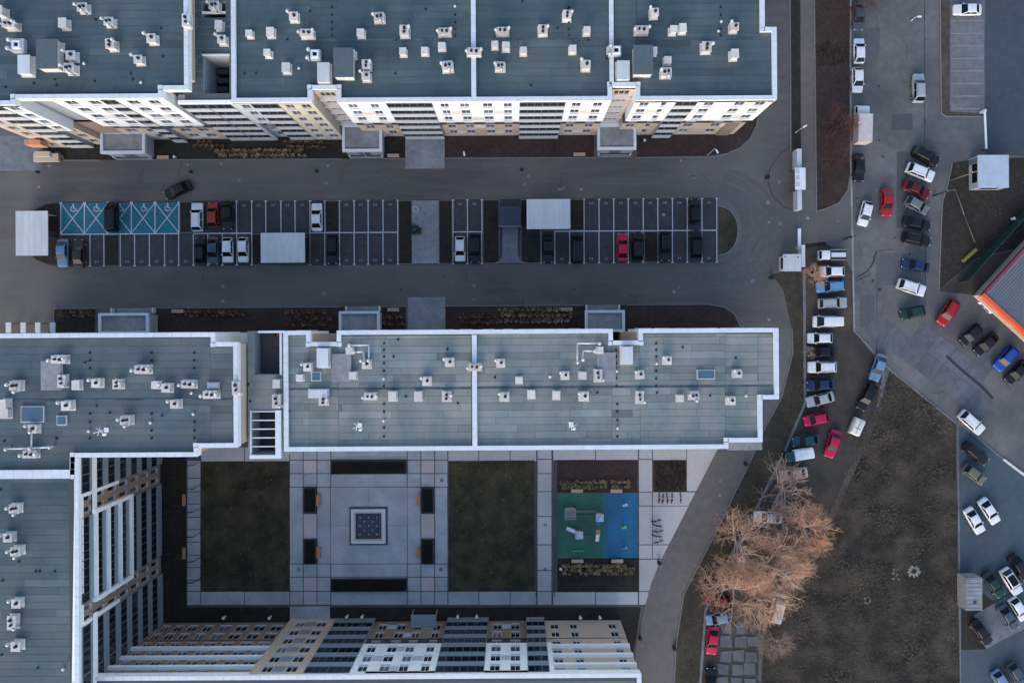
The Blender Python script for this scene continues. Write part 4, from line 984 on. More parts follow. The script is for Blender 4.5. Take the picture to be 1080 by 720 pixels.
def vents(b, off, zt, lst, hmul=1.0):
    for it in lst:
        x, y = it[0], it[1]; k = it[2] if len(it) > 2 else VR.choice('abcd')
        h = round(VR.choice((.75, .9, 1.05)) * hmul, 2)
        X, Y = G(x, y, zt + h * .8); X -= off[0]; Y -= off[1]
        if k == 'a': me, fl = vent_mesh(1.15, 1.15, h, [(.12, .1, .24)]), [(-.75, .55)]
        elif k == 'b': me, fl = vent_mesh(1.2, 1.35, h, [(0, -.3, .22), (.05, .3, .22)]), [(.78, .3)]
        elif k == 'c': me, fl = vent_mesh(1.0, 1.25, h, []), []
        elif k == 'd': me, fl = vent_mesh(1.35, 1.15, h, [(-.25, 0, .22), (.3, .1, .2)]), [(.25, -.75), (-.8, .2)]
        elif k == 'w': me, fl = vent_mesh(1.9, 1.0, h, [(.35, 0, .24), (-.4, .05, .2)]), [(1.1, .2), (-1.1, -.1)]
        elif k == 't': me, fl = vent_mesh(1.1, 1.9, h, [(-.1, .45, .24), (0, -.3, .2)]), [(.7, -.7)]
        elif k == 's': me, fl = vent_mesh(.9, .9, h, []), []
        o = link('ventilation_chimney', me, b, (X, Y, zt + .014)); q_ = VR.uniform(.80, .94); o.scale = (q_, q_, VR.uniform(.85, 1.05)); o.rotation_euler = (0, 0, R(VR.gauss(0, 1.2)))
        for fx, fy in fl: link('flue_pipe', flue_mesh(round(h * 1.35 + .3, 2)), o, (fx, fy, 0))
def shed(b, off, zt, x, y, sw, sh, roof='roof_mid', h=1.7):
    X, Y = G(x, y, zt + h); w, d = PX(sw, zt + h) / 2, PX(sh, zt + h) / 2; X -= off[0]; Y -= off[1]
    o = MB().box(-w, -d, 0, w, d, h - .12, bottom=False).build('stair_head', ['vent_cream'], b); o.location = (X, Y, zt + .014)
    MB().box(-w - .12, -d - .12, h - .118, w + .12, d + .12, h).build('stair_head_roof', ['slate_dark' if roof == 'roof_mid' else 'concrete'], o)
def hatchbox(b, off, zt, x, y, sw, sh, h=1.1, m='metal_sheet'):
    X, Y = G(x, y, zt + h); w, d = PX(sw, zt + h) / 2, PX(sh, zt + h) / 2; X -= off[0]; Y -= off[1]
    o = MB().box(-w - .12, -d - .12, 0, w + .12, d + .12, .25, bottom=False).box(-w + .05, -d + .05, .252, w - .05, d - .05, h - .1).build('smoke_hatch', ['vent_cream'], b); o.location = (X, Y, zt + .014)
    MB().box(-w, -d, h - .098, w, d, h).build('hatch_lid', [m], o)
def square_unit(b, off, zt, x, y, s=1.35):
    X, Y = G(x, y, zt + .9); X -= off[0]; Y -= off[1]
    o = MB().box(-s / 2, -s / 2, 0, s / 2, s / 2, .7, bottom=False).build('roof_fan', ['galv'], b); o.location = (X, Y, zt + .014)
    MB().ring([(-.5, -.5), (.5, -.5), (.5, .5), (-.5, .5)], [(-.3, -.3), (.3, -.3), (.3, .3), (-.3, .3)], .702, 1.0).build('fan_collar', ['metal_white'], o)
    MB().box(-.29, -.29, .702, .29, .29, .75).build('fan_grille', ['vent_dark'], o)
    for dx in (-.95, -.8): link('flue_pipe', flue_mesh(1.2), o, (dx, -.6 if dx < -.9 else .5, 0))
def skylight(b, off, zt, x, y, sw, sh):
    X, Y = G(x, y, zt + .5); w, d = PX(sw, zt + .5) / 2, PX(sh, zt + .5) / 2; X -= off[0]; Y -= off[1]
    o = MB().box(-w - .15, -d - .15, 0, w + .15, d + .15, .3, bottom=False).build('skylight', ['galv'], b); o.location = (X, Y, zt + .014)
    MB().box(-w, -d, .302, w, d, .42).build('pane', ['skylight'], o)
def antenna(b, off, zt, x, y):
    X, Y = G(x, y, zt + 1); X -= off[0]; Y -= off[1]; a = MB(); a.tube((0, 0, 0), (0, 0, 2.2), .035, .035, 6)
    for t, z in ((20, 2.1), (75, 1.8), (140, 1.5), (-50, 1.2)):
        c, s = math.cos(R(t)), math.sin(R(t)); a.tube((-.55 * c, -.55 * s, z), (.75 * c, .75 * s, z), .03, .03, 6)
    a.box(-.3, -.3, 0, .3, .3, .12)
    o = a.build('antenna_mast', ['metal_white'], b); o.location = (X, Y, zt + .014)
    MB().tube((.3, -.45, 1.0), (.42, -.6, 1.08), .34, .1, 12).build('satellite_dish', ['metal_white'], o)
def duct(b, off, zt, pts):
    w = [G(x, y, zt + .7) for x, y in pts]; a = MB()
    for p, q in zip(w, w[1:]): a.tube((p[0], p[1], .7), (q[0], q[1], .7), .11, .11, 8)
    for p in (w[0], w[-1]): a.tube((p[0], p[1], .02), (p[0], p[1], 1.1), .13, .13, 8); a.tube((p[0], p[1], 1.1), (p[0], p[1], 1.4), .28, .05, 10)
    o = a.build('duct_pipe', ['galv'], b, (off[0], off[1], 0)); o.location = (0, 0, zt)
def outlets(b, off, zt, pts):
    me = cached('outlet', lambda: MB().tube((0, 0, 0), (0, 0, .14), .17, .13, 8).mesh('roof_outlet', ['vent_dark'])); me2 = cached('outlet2', lambda: MB().tube((0, 0, 0), (0, 0, .35), .12, .12, 8).tube((0, 0, .35), (0, 0, .5), .24, .06, 8).mesh('roof_vent', ['galv']))
    for i, (x, y) in enumerate(pts):
        X, Y = G(x, y, zt)
        if i % 6 == 5: link('roof_vent', me2, b, (X - off[0], Y - off[1], zt + .016))
        else: link('roof_outlet', me, b, (X - off[0], Y - off[1], zt + .016))
def lines(xs, y0, y1, st): return [(x + .4 * ((k * 7) % 3 - 1), y0 + st * k) for x in xs for k in range(int((y1 - y0) / st))]
vents(WB, WO, Z7, [(0, 12), (10, 26, 'w'), (67, 25, 'c'), (87, 8, 'd'), (115, 23, 'd'), (117, 47, 'b'), (160, 41, 'a'), (146, 63, 'a'), (75, 59, 'a'), (73, 72, 'd'), (59, 48, 'c')], 1.25)
square_unit(WB, WO, Z7, 17, 47, 1.7); shed(WB, WO, Z7, 49, 57, 20, 29); hatchbox(WB, WO, Z7, 25, 68, 13, 20)
vents(WB, WO, Z7 + PAR - .02, [(196.5, 22, 't')], .8)
vents(LB, LO_, Z6, [(231, 27, 'c'), (234, 42, 'a'), (226, 6, 'd')], 1.0)
outlets(WB, WO, Z7, [(6, 92), (58, 84), (140, 84), (101, 21), (138, 78), (90, 68), (36, 88), (60, 90), (100, 86), (170, 30), (172, 60), (150, 88)])
vents(NB, NO, Z6, [(263, 36, 's'), (282, 56, 's'), (285, 34, 'c'), (310, 18, 'a'), (302, 72, 'c'), (324, 35.6, 'w'), (371, 57, 's'), (386.5, 68.6, 'b'), (386, 80.5, 'a'), (380.5, 35, 's'), (400, 18.5, 'd'), (426.6, 33, 'b'),
     (425, 54.6, 's'), (448, 54, 's'), (469, 34, 'w'), (466, 49, 's'), (472, 70, 'd'), (530, 33, 'w'), (522, 47.5, 's'), (533.6, 49, 's'), (552, 53.6, 's'), (527.5, 70, 'd'), (572.4, 32, 'b'), (598, 16.4, 'b'), (619, 32.5, 's'),
     (604, 52, 's'), (618, 69, 'a'), (689, 54, 's'), (690, 14, 'a'), (676.7, 31.7, 'w'), (710, 31.7, 's'), (720, 30, 'c'), (704, 64, 's'), (702.5, 76.6, 'd'), (745, 50, 'b'), (774.5, 29, 'a'), (774.5, 57.5, 'c')])
vents(NB, NO, Z6 + PAR - .02, [(500, 55, 'w'), (644, 53, 's')], .6)
square_unit(NB, NO, Z6, 332, 57); square_unit(NB, NO, Z6, 650, 53); shed(NB, NO, Z6, 362, 66, 19, 29); shed(NB, NO, Z6, 678.5, 63, 19, 29); hatchbox(NB, NO, Z6, 341, 76.5, 13, 21); hatchbox(NB, NO, Z6, 657.4, 74, 13.5, 20)
outlets(NB, NO, Z6, [(x, y) for x in (350, 480, 600, 760) for y in (8, 16, 24, 31, 38)] + [(327, 12), (449, 10), (417, 78), (316, 73), (551, 2), (258, 78), (270, 78), (588, 30), (640, 62), (757, 34), (418, 42), (303, 42), (620, 42), (560, 90)])
vents(LBk, LO2, Z7, [(62, 379, 'w'), (17, 406.6, 'd'), (65.5, 402, 't'), (80.5, 406, 'c'), (102, 404, 'a'), (124, 405, 'b'), (150.5, 389.4, 'w'), (164, 406, 's'), (175.6, 409, 'a'), (199, 405, 'w'), (222, 416, 'w'), (71, 427.7, 'a'), (185, 426, 'a'), (133, 443, 'd'), (35.6, 452, 'a'), (32, 478.6, 'w'), (4, 426, 'c'), (5, 436, 'c')])
vents(LBk, LO2, Z7 + PAR - .02, [(249.5, 409, 't')], .7)
shed(LBk, LO2, Z7, 54, 396, 20, 29, 'x', .5); skylight(LBk, LO2, Z7, 33, 437, 22, 15); skylight(LBk, LO2, Z7, 64, 443.5, 8, 8); hatchbox(LBk, LO2, Z7, 224, 406.6, 11, 5, .5)
duct(LBk, LO2, Z7, [(8, 473), (33, 472.5), (54, 471)]); duct(LBk, LO2, Z7, [(33.5, 455), (33.2, 472)]); antenna(LBk, LO2, Z7, 108, 454)
outlets(LBk, LO2, Z7, [(x, y) for x in (95, 160, 205) for y in (372, 380, 388, 436, 445, 454, 462)] + [(90, 382), (102, 428), (203, 414), (171, 438), (60, 462), (5, 465), (116, 435)])
vents(KB, KO, Z6, [(291.5, 404.7, 'c'), (292, 423, 't')], 1.0); outlets(KB, KO, Z6, [(264, 423), (262, 405), (300, 440)])
vents(MBk, MO, Z6, [(324.5, 387, 'a'), (316, 398.6, 's'), (368.6, 370, 's'), (386.5, 384, 'a'), (372, 396, 's'), (341, 422.4, 'b'), (390.5, 418, 'w'), (414, 418, 'c'), (441, 418, 'c'), (450, 402, 'a'), (471, 418, 'b'), (474, 382, 'a'),
     (528, 383, 'a'), (547.5, 401, 's'), (532, 418.4, 'a'), (560.5, 416, 'c'), (587, 417, 'c'), (596, 396, 'a'), (614.6, 396, 's'), (616, 418, 'a'), (631, 396, 't'), (632.5, 369.4, 's'), (675, 395, 'a'), (675, 419, 't'), (704, 380, 'a'), (778, 394, 'a'), (717.4, 420, 's'), (732, 417, 'd'), (771, 422.5, 'a')], .85)
vents(MBk, MO, Z6 + PAR - .02, [(500.6, 387, 'w')], .6)
hatchbox(MBk, MO, Z6, 340, 377.5, 12, 20); hatchbox(MBk, MO, Z6, 661.6, 374.5, 12, 18); shed(MBk, MO, Z6, 360, 388, 19, 28, 'x', .45); shed(MBk, MO, Z6, 639.5, 387, 18, 29, 'x', .45)
skylight(MBk, MO, Z6, 333, 397, 8, 8); hatchbox(MBk, MO, Z6, 335, 415, 20, 8, .7); skylight(MBk, MO, Z6, 745, 395, 17, 8)
duct(MBk, MO, Z6, [(369, 364), (389, 364), (389, 380)]); duct(MBk, MO, Z6, [(374, 371), (383, 371), (384.5, 382)]); duct(MBk, MO, Z6, [(632, 362), (609, 362), (609, 382)]); duct(MBk, MO, Z6, [(627, 370), (615, 370), (614.6, 379)])
antenna(MBk, MO, Z6, 378, 449); antenna(MBk, MO, Z6, 603, 448)
outlets(MBk, MO, Z6, [(x, y) for x in (405, 650, 692) for y in (362, 369, 376, 383, 391, 399, 407)] + [(x, y) for x in (405, 651) for y in (426, 434, 443, 451, 460)] + [(428, 418), (415, 376), (472, 368), (522, 398), (580, 397), (630, 414), (693, 414), (720, 366), (776, 377), (749, 417), (786, 417), (304, 433), (420, 358), (483, 425)])
vents(VB, VO, Z7, [(15.6, 536, 'd'), (8.7, 566.6, 'a'), (16.7, 581, 'd'), (17.4, 636, 'a'), (13, 656, 't'), (17.4, 681, 'a')])
outlets(VB, VO, Z7, [(1, 516), (20, 592), (58, 602), (42, 602), (38, 602), (68, 704), (40, 704), (2, 690), (3, 612)])
# ================================================================== CARS
def rrect(hx, hy, r, z, n=4, dx=0.0):
    pts = []
    for cx, cy, a0 in ((hx - r, hy - r, 0), (-hx + r, hy - r, 90), (-hx + r, -hy + r, 180), (hx - r, -hy + r, 270)):
        for k in range(n + 1):
            t = R(a0 + 90 * k / n); pts.append((cx + r * math.cos(t) + dx, cy + r * math.sin(t), z))
    return pts
SPEC = { # length, half width, belt z, roof z, windscreen base x, roof front x, roof rear x, rear glass base x, bonnet z
 'sedan': (4.55, .88, .93, 1.44, 1.02, .30, -1.00, -1.72, .86),
 'hatch': (4.05, .86, .95, 1.48, 1.02, .36, -1.30, -1.86, .90),
 'suv':   (4.60, .93, 1.06, 1.70, 1.10, .52, -1.62, -2.10, 1.02),
 'estate':(4.65, .89, .94, 1.48, 1.00, .32, -1.75, -2.16, .87),
 'mpv':   (4.75, .95, 1.08, 1.92, 1.80, 1.00, -2.08, -2.28, 1.04)}
CARP = {}
def car_proto(kind):
    L, W, zb, zr, wb, rf, rr_, rb, zh = SPEC[kind]; h = L / 2
    # body: horizontal rings stacked from sill to shoulder, then bonnet / boot decks
    b = MB(); sx = []
    st = [-h, -h + .10, -h + .35, rb - .02, -.6, .4, wb, h - .75, h - .25, h - .05, h]
    n = 14; rings = []
    for x in st:
        t = abs(x) / h; w = W * (1 - .10 * max(0, (t - .72) / .28) ** 2 - (.06 if t > .995 else 0))
        zt = zb if rb - .1 <= x <= wb else (zh - .10 * ((x - wb) / (h - wb)) ** 2 if x > wb else zb - .03 - .06 * ((rb - x) / max(.05, h + rb)))
        lo = .30 if abs(x) < h - .3 else .36
        if abs(x) > h - .01: zt -= .12; lo = .42
        elif abs(x) > h - .12: zt -= .03
        ring = [(x, w * .86, lo), (x, w * .98, lo + .12), (x, w, (lo + zt) / 2), (x, w * .985, zt - .14), (x, w * .93, zt - .03), (x, w * .80, zt), (x, w * .4, zt + .015),
                (x, -w * .4, zt + .015), (x, -w * .80, zt), (x, -w * .93, zt - .03), (x, -w * .985, zt - .14), (x, -w, (lo + zt) / 2), (x, -w * .98, lo + .12), (x, -w * .86, lo)]
        rings.append(ring)
    b.loft(rings)
    # greenhouse shell (pillars and roof)
    wt = W * .76; we = W * .90
    def gh(z, xa, xb, w, r): return rrect((xa - xb) / 2, w, r, z, 3, (xa + xb) / 2)
    b.loft([gh(zb - .02, wb, rb, we, .10), gh(zb + (zr - zb) * .55, wb + (rf - wb) * .55, rb + (rr_ - rb) * .55, we + (wt - we) * .5, .14), gh(zr - .03, rf + .03, rr_ - .03, wt, .2), gh(zr, rf - .12, rr_ + .12, wt - .12, .2)])
    # mirrors
    for s in (-1, 1): b.box(wb - .32, s * (W + .02) - .1, zb - .02, wb - .16, s * (W + .02) + .1, zb + .12)
    parts = [('body', b, ['PAINT'], 1)]
    e = .018
    def lerp(a, c, t): return a + (c - a) * t
    def sidept(t, z):  # half width of the greenhouse
        return lerp(we, wt, t)
    ws = MB(); t0, t1 = .0, .97
    def cross(x0, x1, sgn, t, inset):
        return lerp(x0, x1, t) + sgn * e, sidept(t, 0) - inset, lerp(zb, zr, t) + e * .6
    xa, ya, za = cross(wb, rf, 1, t0, .04); xc, yc, zc = cross(wb, rf, 1, t1, .09)
    ws.quad((xa + .03, -ya, za), (xa + .03, ya, za), (xc + .03, yc, zc), (xc + .03, -yc, zc)); parts.append(('windscreen', ws, ['car_glass'], 1))
    rw = MB(); xa, ya, za = cross(rb, rr_, -1, .06, .08); xc, yc, zc = cross(rb, rr_, -1, .95, .12)
    rw.quad((xa - .03, ya, za), (xa - .03, -ya, za), (xc - .03, -yc, zc), (xc - .03, yc, zc)); parts.append(('rear_window', rw, ['car_glass'], 1))
    mid = (rf + rr_) / 2 + .05
    for s in (-1, 1):
        for f_ in (0, 1):
            q = MB()
            if f_: a0, a1 = lerp(wb, rf, .16) - .10, mid + .05; c1, c0 = lerp(wb, rf, .88) - .06, mid + .05
            else: a0, a1 = mid - .05, lerp(rb, rr_, .16) + .12; c0, c1 = mid - .05, lerp(rb, rr_, .88) + .10
            y0, y1 = sidept(.1, 0) + e + .02, sidept(.86, 0) + e + .035; z0, z1 = lerp(zb, zr, .1), lerp(zb, zr, .84)
            top = (c1, c0) if f_ else (c0, c1)
            q.quad((a0, s * y0, z0), (a1, s * y0, z0), (top[1], s * y1, z1), (top[0], s * y1, z1)); parts.append(('side_window', q, ['car_glass'], 1))
    for s in (-1, 1):
        q = MB().obox(h - .20, s * W * .60, zh - .33, zh - .095, .13, .17, -s * R(14)); parts.append(('headlight', q, ['head_glass'], 0))
        q = MB().obox(-h + .15, s * W * .62, zb - .38, zb - .10, .09, .15, s * R(8)); parts.append(('tail_light', q, ['tail_red'], 0))
    for x in (h - .85, -h + .85):
        for s in (-1, 1):
            q = MB().tube((x, s * (W - .20), .32), (x, s * (W + .005), .32), .32, .32, 14, 0); q.tube((x, s * (W + .006), .32), (x, s * (W + .02), .32), .2, .17, 10, 1); parts.append(('wheel', q, ['tyre', 'rim'], 0))
    if kind in ('suv', 'estate'):
        for s in (-1, 1): parts.append(('roof_rail', MB().tube((rf - .15, s * (wt - .08), zr + .06), (rr_ + .15, s * (wt - .08), zr + .06), .025, .025, 6).box(rf - .2, s * (wt - .08) - .02, zr - .03, rf - .14, s * (wt - .08) + .02, zr + .06), ['metal_dark'], 0))
    return [(nm, q.mesh(nm, [] if mm == ['PAINT'] else mm), mm == ['PAINT']) for nm, q, mm, sm in parts]
PAINT = {'white': (.62, .63, .65), 'black': (.010, .011, .014), 'silver': (.30, .32, .34), 'grey': (.13, .14, .155), 'red': (.30, .012, .02), 'crimson': (.42, .01, .055), 'maroon': (.10, .008, .014),
 'navy': (.014, .028, .075), 'blue': (.015, .06, .28), 'sky': (.10, .25, .42), 'teal': (.012, .055, .065), 'green': (.012, .035, .028), 'olive': (.11, .12, .09), 'beige': (.42, .37, .33), 'brown': (.032, .026, .024),
 'bluegrey': (.05, .07, .09), 'rust': (.24, .035, .02), 'cream': (.60, .60, .55), 'steel': (.13, .22, .34)}
for k_, c_ in PAINT.items(): mat('paint_' + k_ + '_car', c_, .38, coat=.06, var=.08, scale=1.5, spec=.25)
_bm = {}
def car(px, py, ang, kind, colr, label, group=None, scale=1.0, wob=True):
    if kind not in CARP: CARP[kind] = car_proto(kind)
    X, Y = G(px, py, .9)
    o = thing('parked_car' if 'driving' not in label else 'car', label, 'car', (X, Y, .03), R(ang), group)
    for nm, me, pt in CARP[kind]:
        if pt:
            key = (kind, colr)
            if key not in _bm: _bm[key] = me.copy(); _bm[key].materials.append(MATS['paint_' + colr + '_car'])
            me = _bm[key]
        link(nm, me, o)
    o.scale = (scale,) * 3
    return o
g1 = 'cars parked on the island'; g2 = 'cars parked along the street'; g3 = 'cars parked along the muddy lane'; g4 = 'cars in front of the shop'; g5 = 'cars in the lower right car park'
CARS = [
 (187, 200, 205, 'sedan', 'black', 'black sedan driving along the north drive above the blue bays', None),
 (118, 229, 90, 'mpv', 'black', 'black van parked across the middle of the teal blue bays', g1),
 (208, 229, 90, 'suv', 'white', 'white off-roader parked right of the blue bays', g1),
 (224, 226.5, 90, 'hatch', 'rust', 'red car between white off-roader and black car in the upper row', g1),
 (239.6, 227, 270, 'sedan', 'black', 'black sedan right of the red car in the upper row', g1),
 (65.5, 266.5, 270, 'sedan', 'steel', 'pale blue-grey sedan at the lower left end of the island', g1),
 (82.6, 267, 90, 'sedan', 'brown', 'dark brown sedan next to the pale blue-grey sedan', g1),
 (210.5, 264, 90, 'hatch', 'black', 'black hatchback leftmost of four in the lower row', g1),
 (224.5, 264, 270, 'sedan', 'bluegrey', 'dark grey sedan second of four in the lower row', g1),
 (240, 263.5, 270, 'hatch', 'white', 'white hatchback beside the dark grey sedan', g1),
 (256.3, 263.3, 270, 'hatch', 'white', 'white hatchback nearest the lower canopy', g1),
 (333.8, 229, 90, 'sedan', 'white', 'lone white sedan in the middle of the upper row', g1),
 (350.2, 263, 270, 'estate', 'black', 'black car tucked right of the lower canopy', g1),
 (485.2, 262.3, 270, 'hatch', 'white', 'white hatchback right of the island footpath', g1),
 (500.8, 262.3, 270, 'suv', 'black', 'black car beside the white hatchback near the footpath', g1),
 (577.8, 262, 270, 'sedan', 'black', 'black sedan just below the upper canopy', g1),
 (608.5, 262, 90, 'mpv', 'black', 'black van left of the crimson car', g1),
 (656.6, 260.5, 90, 'sedan', 'crimson', 'crimson sedan in the lower row of the island', g1),
 (672.8, 259.5, 90, 'suv', 'black', 'black off-roader right beside the crimson sedan', g1),
 (701.8, 260, 270, 'estate', 'black', 'black estate car right of the narrow soil bed', g1),
 (733, 223, 90, 'hatch', 'black', 'only black car in the upper right bays', g1),
 (734.6, 257.5, 90, 'suv', 'black', 'black off-roader below the upper right black car', g1),
 (905.5, 17, 270, 'sedan', 'bluegrey', 'dark blue-grey sedan under the red twigs at the top of the street', g2),
 (906.5, 53.5, 90, 'hatch', 'white', 'white hatchback upper of two white cars on the street', g2),
 (904.8, 84, 270, 'hatch', 'white', 'white hatchback just above the box truck', g2),
 (906, 176.5, 270, 'sedan', 'black', 'black sedan below the box truck', g2),
 (969, 93, 90, 'suv', 'silver', 'silver off-roader alone on the east side of the street', g2),
 (1021, 10, 180, 'sedan', 'white', 'white sedan on the concrete parking bays', g2),
 (976.5, 164.5, -28, 'suv', 'black', 'black off-roader at the top of the slanted street row', g2),
 (971, 181.5, -22, 'suv', 'white', 'white off-roader in the slanted street row', g2),
 (967, 199.5, -26, 'sedan', 'maroon', 'dark red sedan below the white off-roader', g2),
 (967.5, 216.5, -30, 'hatch', 'grey', 'grey hatchback below the dark red sedan', g2),
 (967.5, 235.5, -14, 'sedan', 'black', 'plain black sedan upper of two black cars in the slanted row', g2),
 (967, 252, -12, 'estate', 'black', 'black estate with roof rails lower of two in the slanted row', g2),
 (966, 280, 168, 'sedan', 'navy', 'navy blue saloon alone in the slanted street row', g2),
 (961.5, 303, -18, 'suv', 'white', 'white off-roader at the lower end of the slanted row', g2),
 (963, 329.5, 192, 'hatch', 'green', 'small dark green car at the end of the slanted row', g2),
 (935.5, 213, 270, 'sedan', 'red', 'red sedan standing in the middle of the street', g2),
 (913, 225, 255, 'hatch', 'white', 'white hatchback slanted across the street left of the red sedan', g2),
 (878, 286.3, 180, 'hatch', 'white', 'white hatchback above the pale blue car', g3),
 (876.5, 302, 184, 'estate', 'sky', 'pale blue estate car nose to the orange bush', g3),
 (878.5, 319.5, 2, 'estate', 'silver', 'silver estate car below the pale blue one', g3),
 (873.3, 339, 180, 'mpv', 'white', 'long white van in the lane row', g3),
 (865.3, 356.5, 180, 'hatch', 'white', 'small white car below the long white van', g3),
 (867, 371, 180, 'sedan', 'black', 'black sedan between two white cars of the lane row', g3),
 (867.5, 387, 180, 'suv', 'white', 'white off-roader above the navy sedan', g3),
 (866, 405.8, 185, 'sedan', 'navy', 'navy sedan parked in the lane row', g3),
 (865.5, 421, 194, 'sedan', 'silver', 'silver sedan slanted below the navy sedan', g3),
 (861.3, 442, 192, 'hatch', 'crimson', 'bright red hatchback in the lane row', g3),
 (850.5, 464.5, 188, 'sedan', 'teal', 'dark teal sedan below the red hatchback', g3),
 (837.5, 500, 188, 'sedan', 'beige', 'beige sedan half under the bare trees', g3),
 (926.8, 387.5, 250, 'sedan', 'steel', 'blue sedan at the corner of the earth plot', g3),
 (914.6, 418.5, 242, 'estate', 'black', 'black estate behind the blue sedan', g3),
 (878.6, 468, 252, 'sedan', 'crimson', 'red sedan standing alone in the muddy lane', g3),
 (810.5, 545.5, 176, 'sedan', 'white', 'white sedan among the bare tree crowns', g3),
 (758, 652, 190, 'hatch', 'steel', 'pale blue hatchback at the lower edge of the bare trees', g3),
 (751.6, 675.5, 264, 'sedan', 'crimson', 'crimson sedan beside the old concrete slabs', g3),
 (820, 641, 75, 'mpv', 'cream', 'cream van showing through the bare twigs', g3),
 (757, 633, 172, 'hatch', 'maroon', 'dark red car hidden under the bare twigs', g3),
 (750, 719, 90, 'sedan', 'black', 'black car cut by the bottom edge left of the slabs', g3),
 (1000, 329, 236, 'suv', 'red', 'dark red off-roader parked apart before the shop', g4),
 (1024.5, 353, 222, 'hatch', 'black', 'black hatchback nearest the dark red off-roader', g4),
 (1040.5, 362.5, 222, 'sedan', 'black', 'black sedan between hatchback and blue car at the shop', g4),
 (1061, 377.5, 228, 'suv', 'blue', 'bright blue car in the shop row', g4),
 (1073, 392.5, 225, 'sedan', 'black', 'black sedan last in the shop row by the right edge', g4),
 (1025, 445.3, -42, 'suv', 'white', 'white off-roader parked on the slope above the car park', g5),
 (1029.5, 478, -40, 'estate', 'black', 'black estate at the top of the blue-grey car park', g5),
 (1028, 500, -38, 'hatch', 'olive', 'olive green hatchback below the black estate', g5),
 (1044, 539, -57, 'sedan', 'white', 'right one of two white sedans side by side', g5),
 (1028.5, 549, -60, 'sedan', 'white', 'left one of two white sedans side by side', g5),
 (1049, 616.5, -56, 'sedan', 'green', 'dark green sedan right of the grey container', g5),
 (1067, 613, -58, 'suv', 'white', 'white car with dark roof right of the dark green sedan', g5),
 (1076, 598, -57, 'sedan', 'black', 'black sedan by the right edge above the white dark-roofed car', g5),
 (1075, 642, -58, 'hatch', 'white', 'white hatchback by the right edge', g5),
 (1064, 651, -57, 'sedan', 'bluegrey', 'dark blue-grey sedan left of the white hatchback', g5),
 (1036, 667, -56, 'sedan', 'black', 'black sedan alone on the small concrete pad', g5),
 (1073, 711, -57, 'hatch', 'bluegrey', 'grey-blue hatchback in the bottom right corner', g5),
 (1057, 719, -57, 'hatch', 'steel', 'steel blue car cut by the bottom edge of the car park', g5)]
for c in CARS: 
    o = car(c[0], c[1], c[2], c[3], c[4], c[5], c[6])
    if 'dark roof' in c[5]:
        L, W, zb, zr, wb, rf, rr_, rb, zh = SPEC['suv']; MB().prism([(x, y) for x, y, _ in rrect((rf - rr_) / 2 - .15, W * .60, .2, 0, 3, (rf + rr_) / 2)], zr, zr + .012).build('sunroof', ['car_glass'], o)

def wheels(o, L, W, xs, r=.42):
    for x in xs:
        for s in (-1, 1): MB().tube((x, s * (W - .25), r), (x, s * W, r), r, r, 14, 0).tube((x, s * (W + .001), r), (x, s * (W + .02), r), r * .6, r * .5, 10, 1).build('wheel', ['tyre', 'rim'], o)
def cab(o, colr, x0, x1, W, z, roof):
    b = MB(); b.loft([rrect((x1 - x0) / 2, W, .16, zz, 3, (x0 + x1) / 2 + dx) for zz, dx in ((.45, 0), (1.2, 0))] + [rrect((x1 - x0) / 2 - .18, W * .9, .18, z, 3, (x0 + x1) / 2 - .12), rrect((x1 - x0) / 2 - .35, W * .75, .18, z + .06, 3, (x0 + x1) / 2 - .12)])
    b.build('cab', [MATS['paint_' + colr + '_car']], o)
    ws = MB().quad((x1 - .0, -W * .84, 1.30), (x1 - .0, W * .84, 1.30), (x1 - .25, W * .80, z - .08), (x1 - .25, -W * .80, z - .08)); ws.build('windscreen', ['car_glass'], o)
    for s in (-1, 1):
        MB().quad((x0 + .3, s * (W * .98 + .012), 1.28), (x1 - .3, s * (W * .98 + .012), 1.28), (x1 - .45, s * (W * .92 + .02), z - .15), (x0 + .35, s * (W * .92 + .02), z - .15)).build('side_window', ['car_glass'], o)
        MB().obox(x1 + .01, s * W * .68, .62, .85, .05, .17).build('headlight', ['head_glass'], o)
def truck(px, py, ang, label, L, W, cabc, boxm, bx0, bx1, bz, z0=.75, name='truck', tarp=False):
    X, Y = G(px, py, 1.6); o = thing(name, label, 'truck', (X, Y, .03), R(ang)); h = L / 2
    MB().box(-h, -W * .6, .42, h - .3, W * .6, .72).build('chassis', ['metal_dark'], o)
    cab(o, cabc, bx1 + .06, h, W * .94, 1.95 if bz > 2 else 1.75, None); wheels(o, L, W * .95, (h - .8, -h + 1.0))
    if tarp:
        b = MB(); n = 8
        pr = [(-W, z0), (-W, bz - .35), (-W * .8, bz - .08), (0, bz), (W * .8, bz - .08), (W, bz - .35), (W, z0)]
        b.loft([[(x, y, z) for y, z in pr] for x in (bx0, bx1)], sm=False); b.build('canvas_cover', [boxm], o)
        for k in range(4): MB().box(bx0 + (bx1 - bx0) * (k + .5) / 4 - .03, -W * .8, bz - .05, bx0 + (bx1 - bx0) * (k + .5) / 4 + .03, W * .8, bz + .02).build('hoop', [boxm], o)
    else:
        MB().box(bx0, -W, z0, bx1, W, bz).build('cargo_box', [boxm], o)
        for s in (-1, 1): MB().box(bx0, s * (W + .012) - .02, bz - .06, bx1, s * (W + .012) + .02, bz + .03).build('edge_rail', ['metal_sheet'], o)
    for s in (-1, 1): MB().box(-h - .03, s * W * .7 - .12, .6, -h + .02, s * W * .7 + .12, .75).build('tail_light', ['tail_red'], o)
    return o
truck(909.5, 131, 88, 'white box truck with yellowish cab under bare red twigs', 6.2, 1.08, 'cream', 'box_tan', -3.1, 1.35, 2.7, name='box_truck')
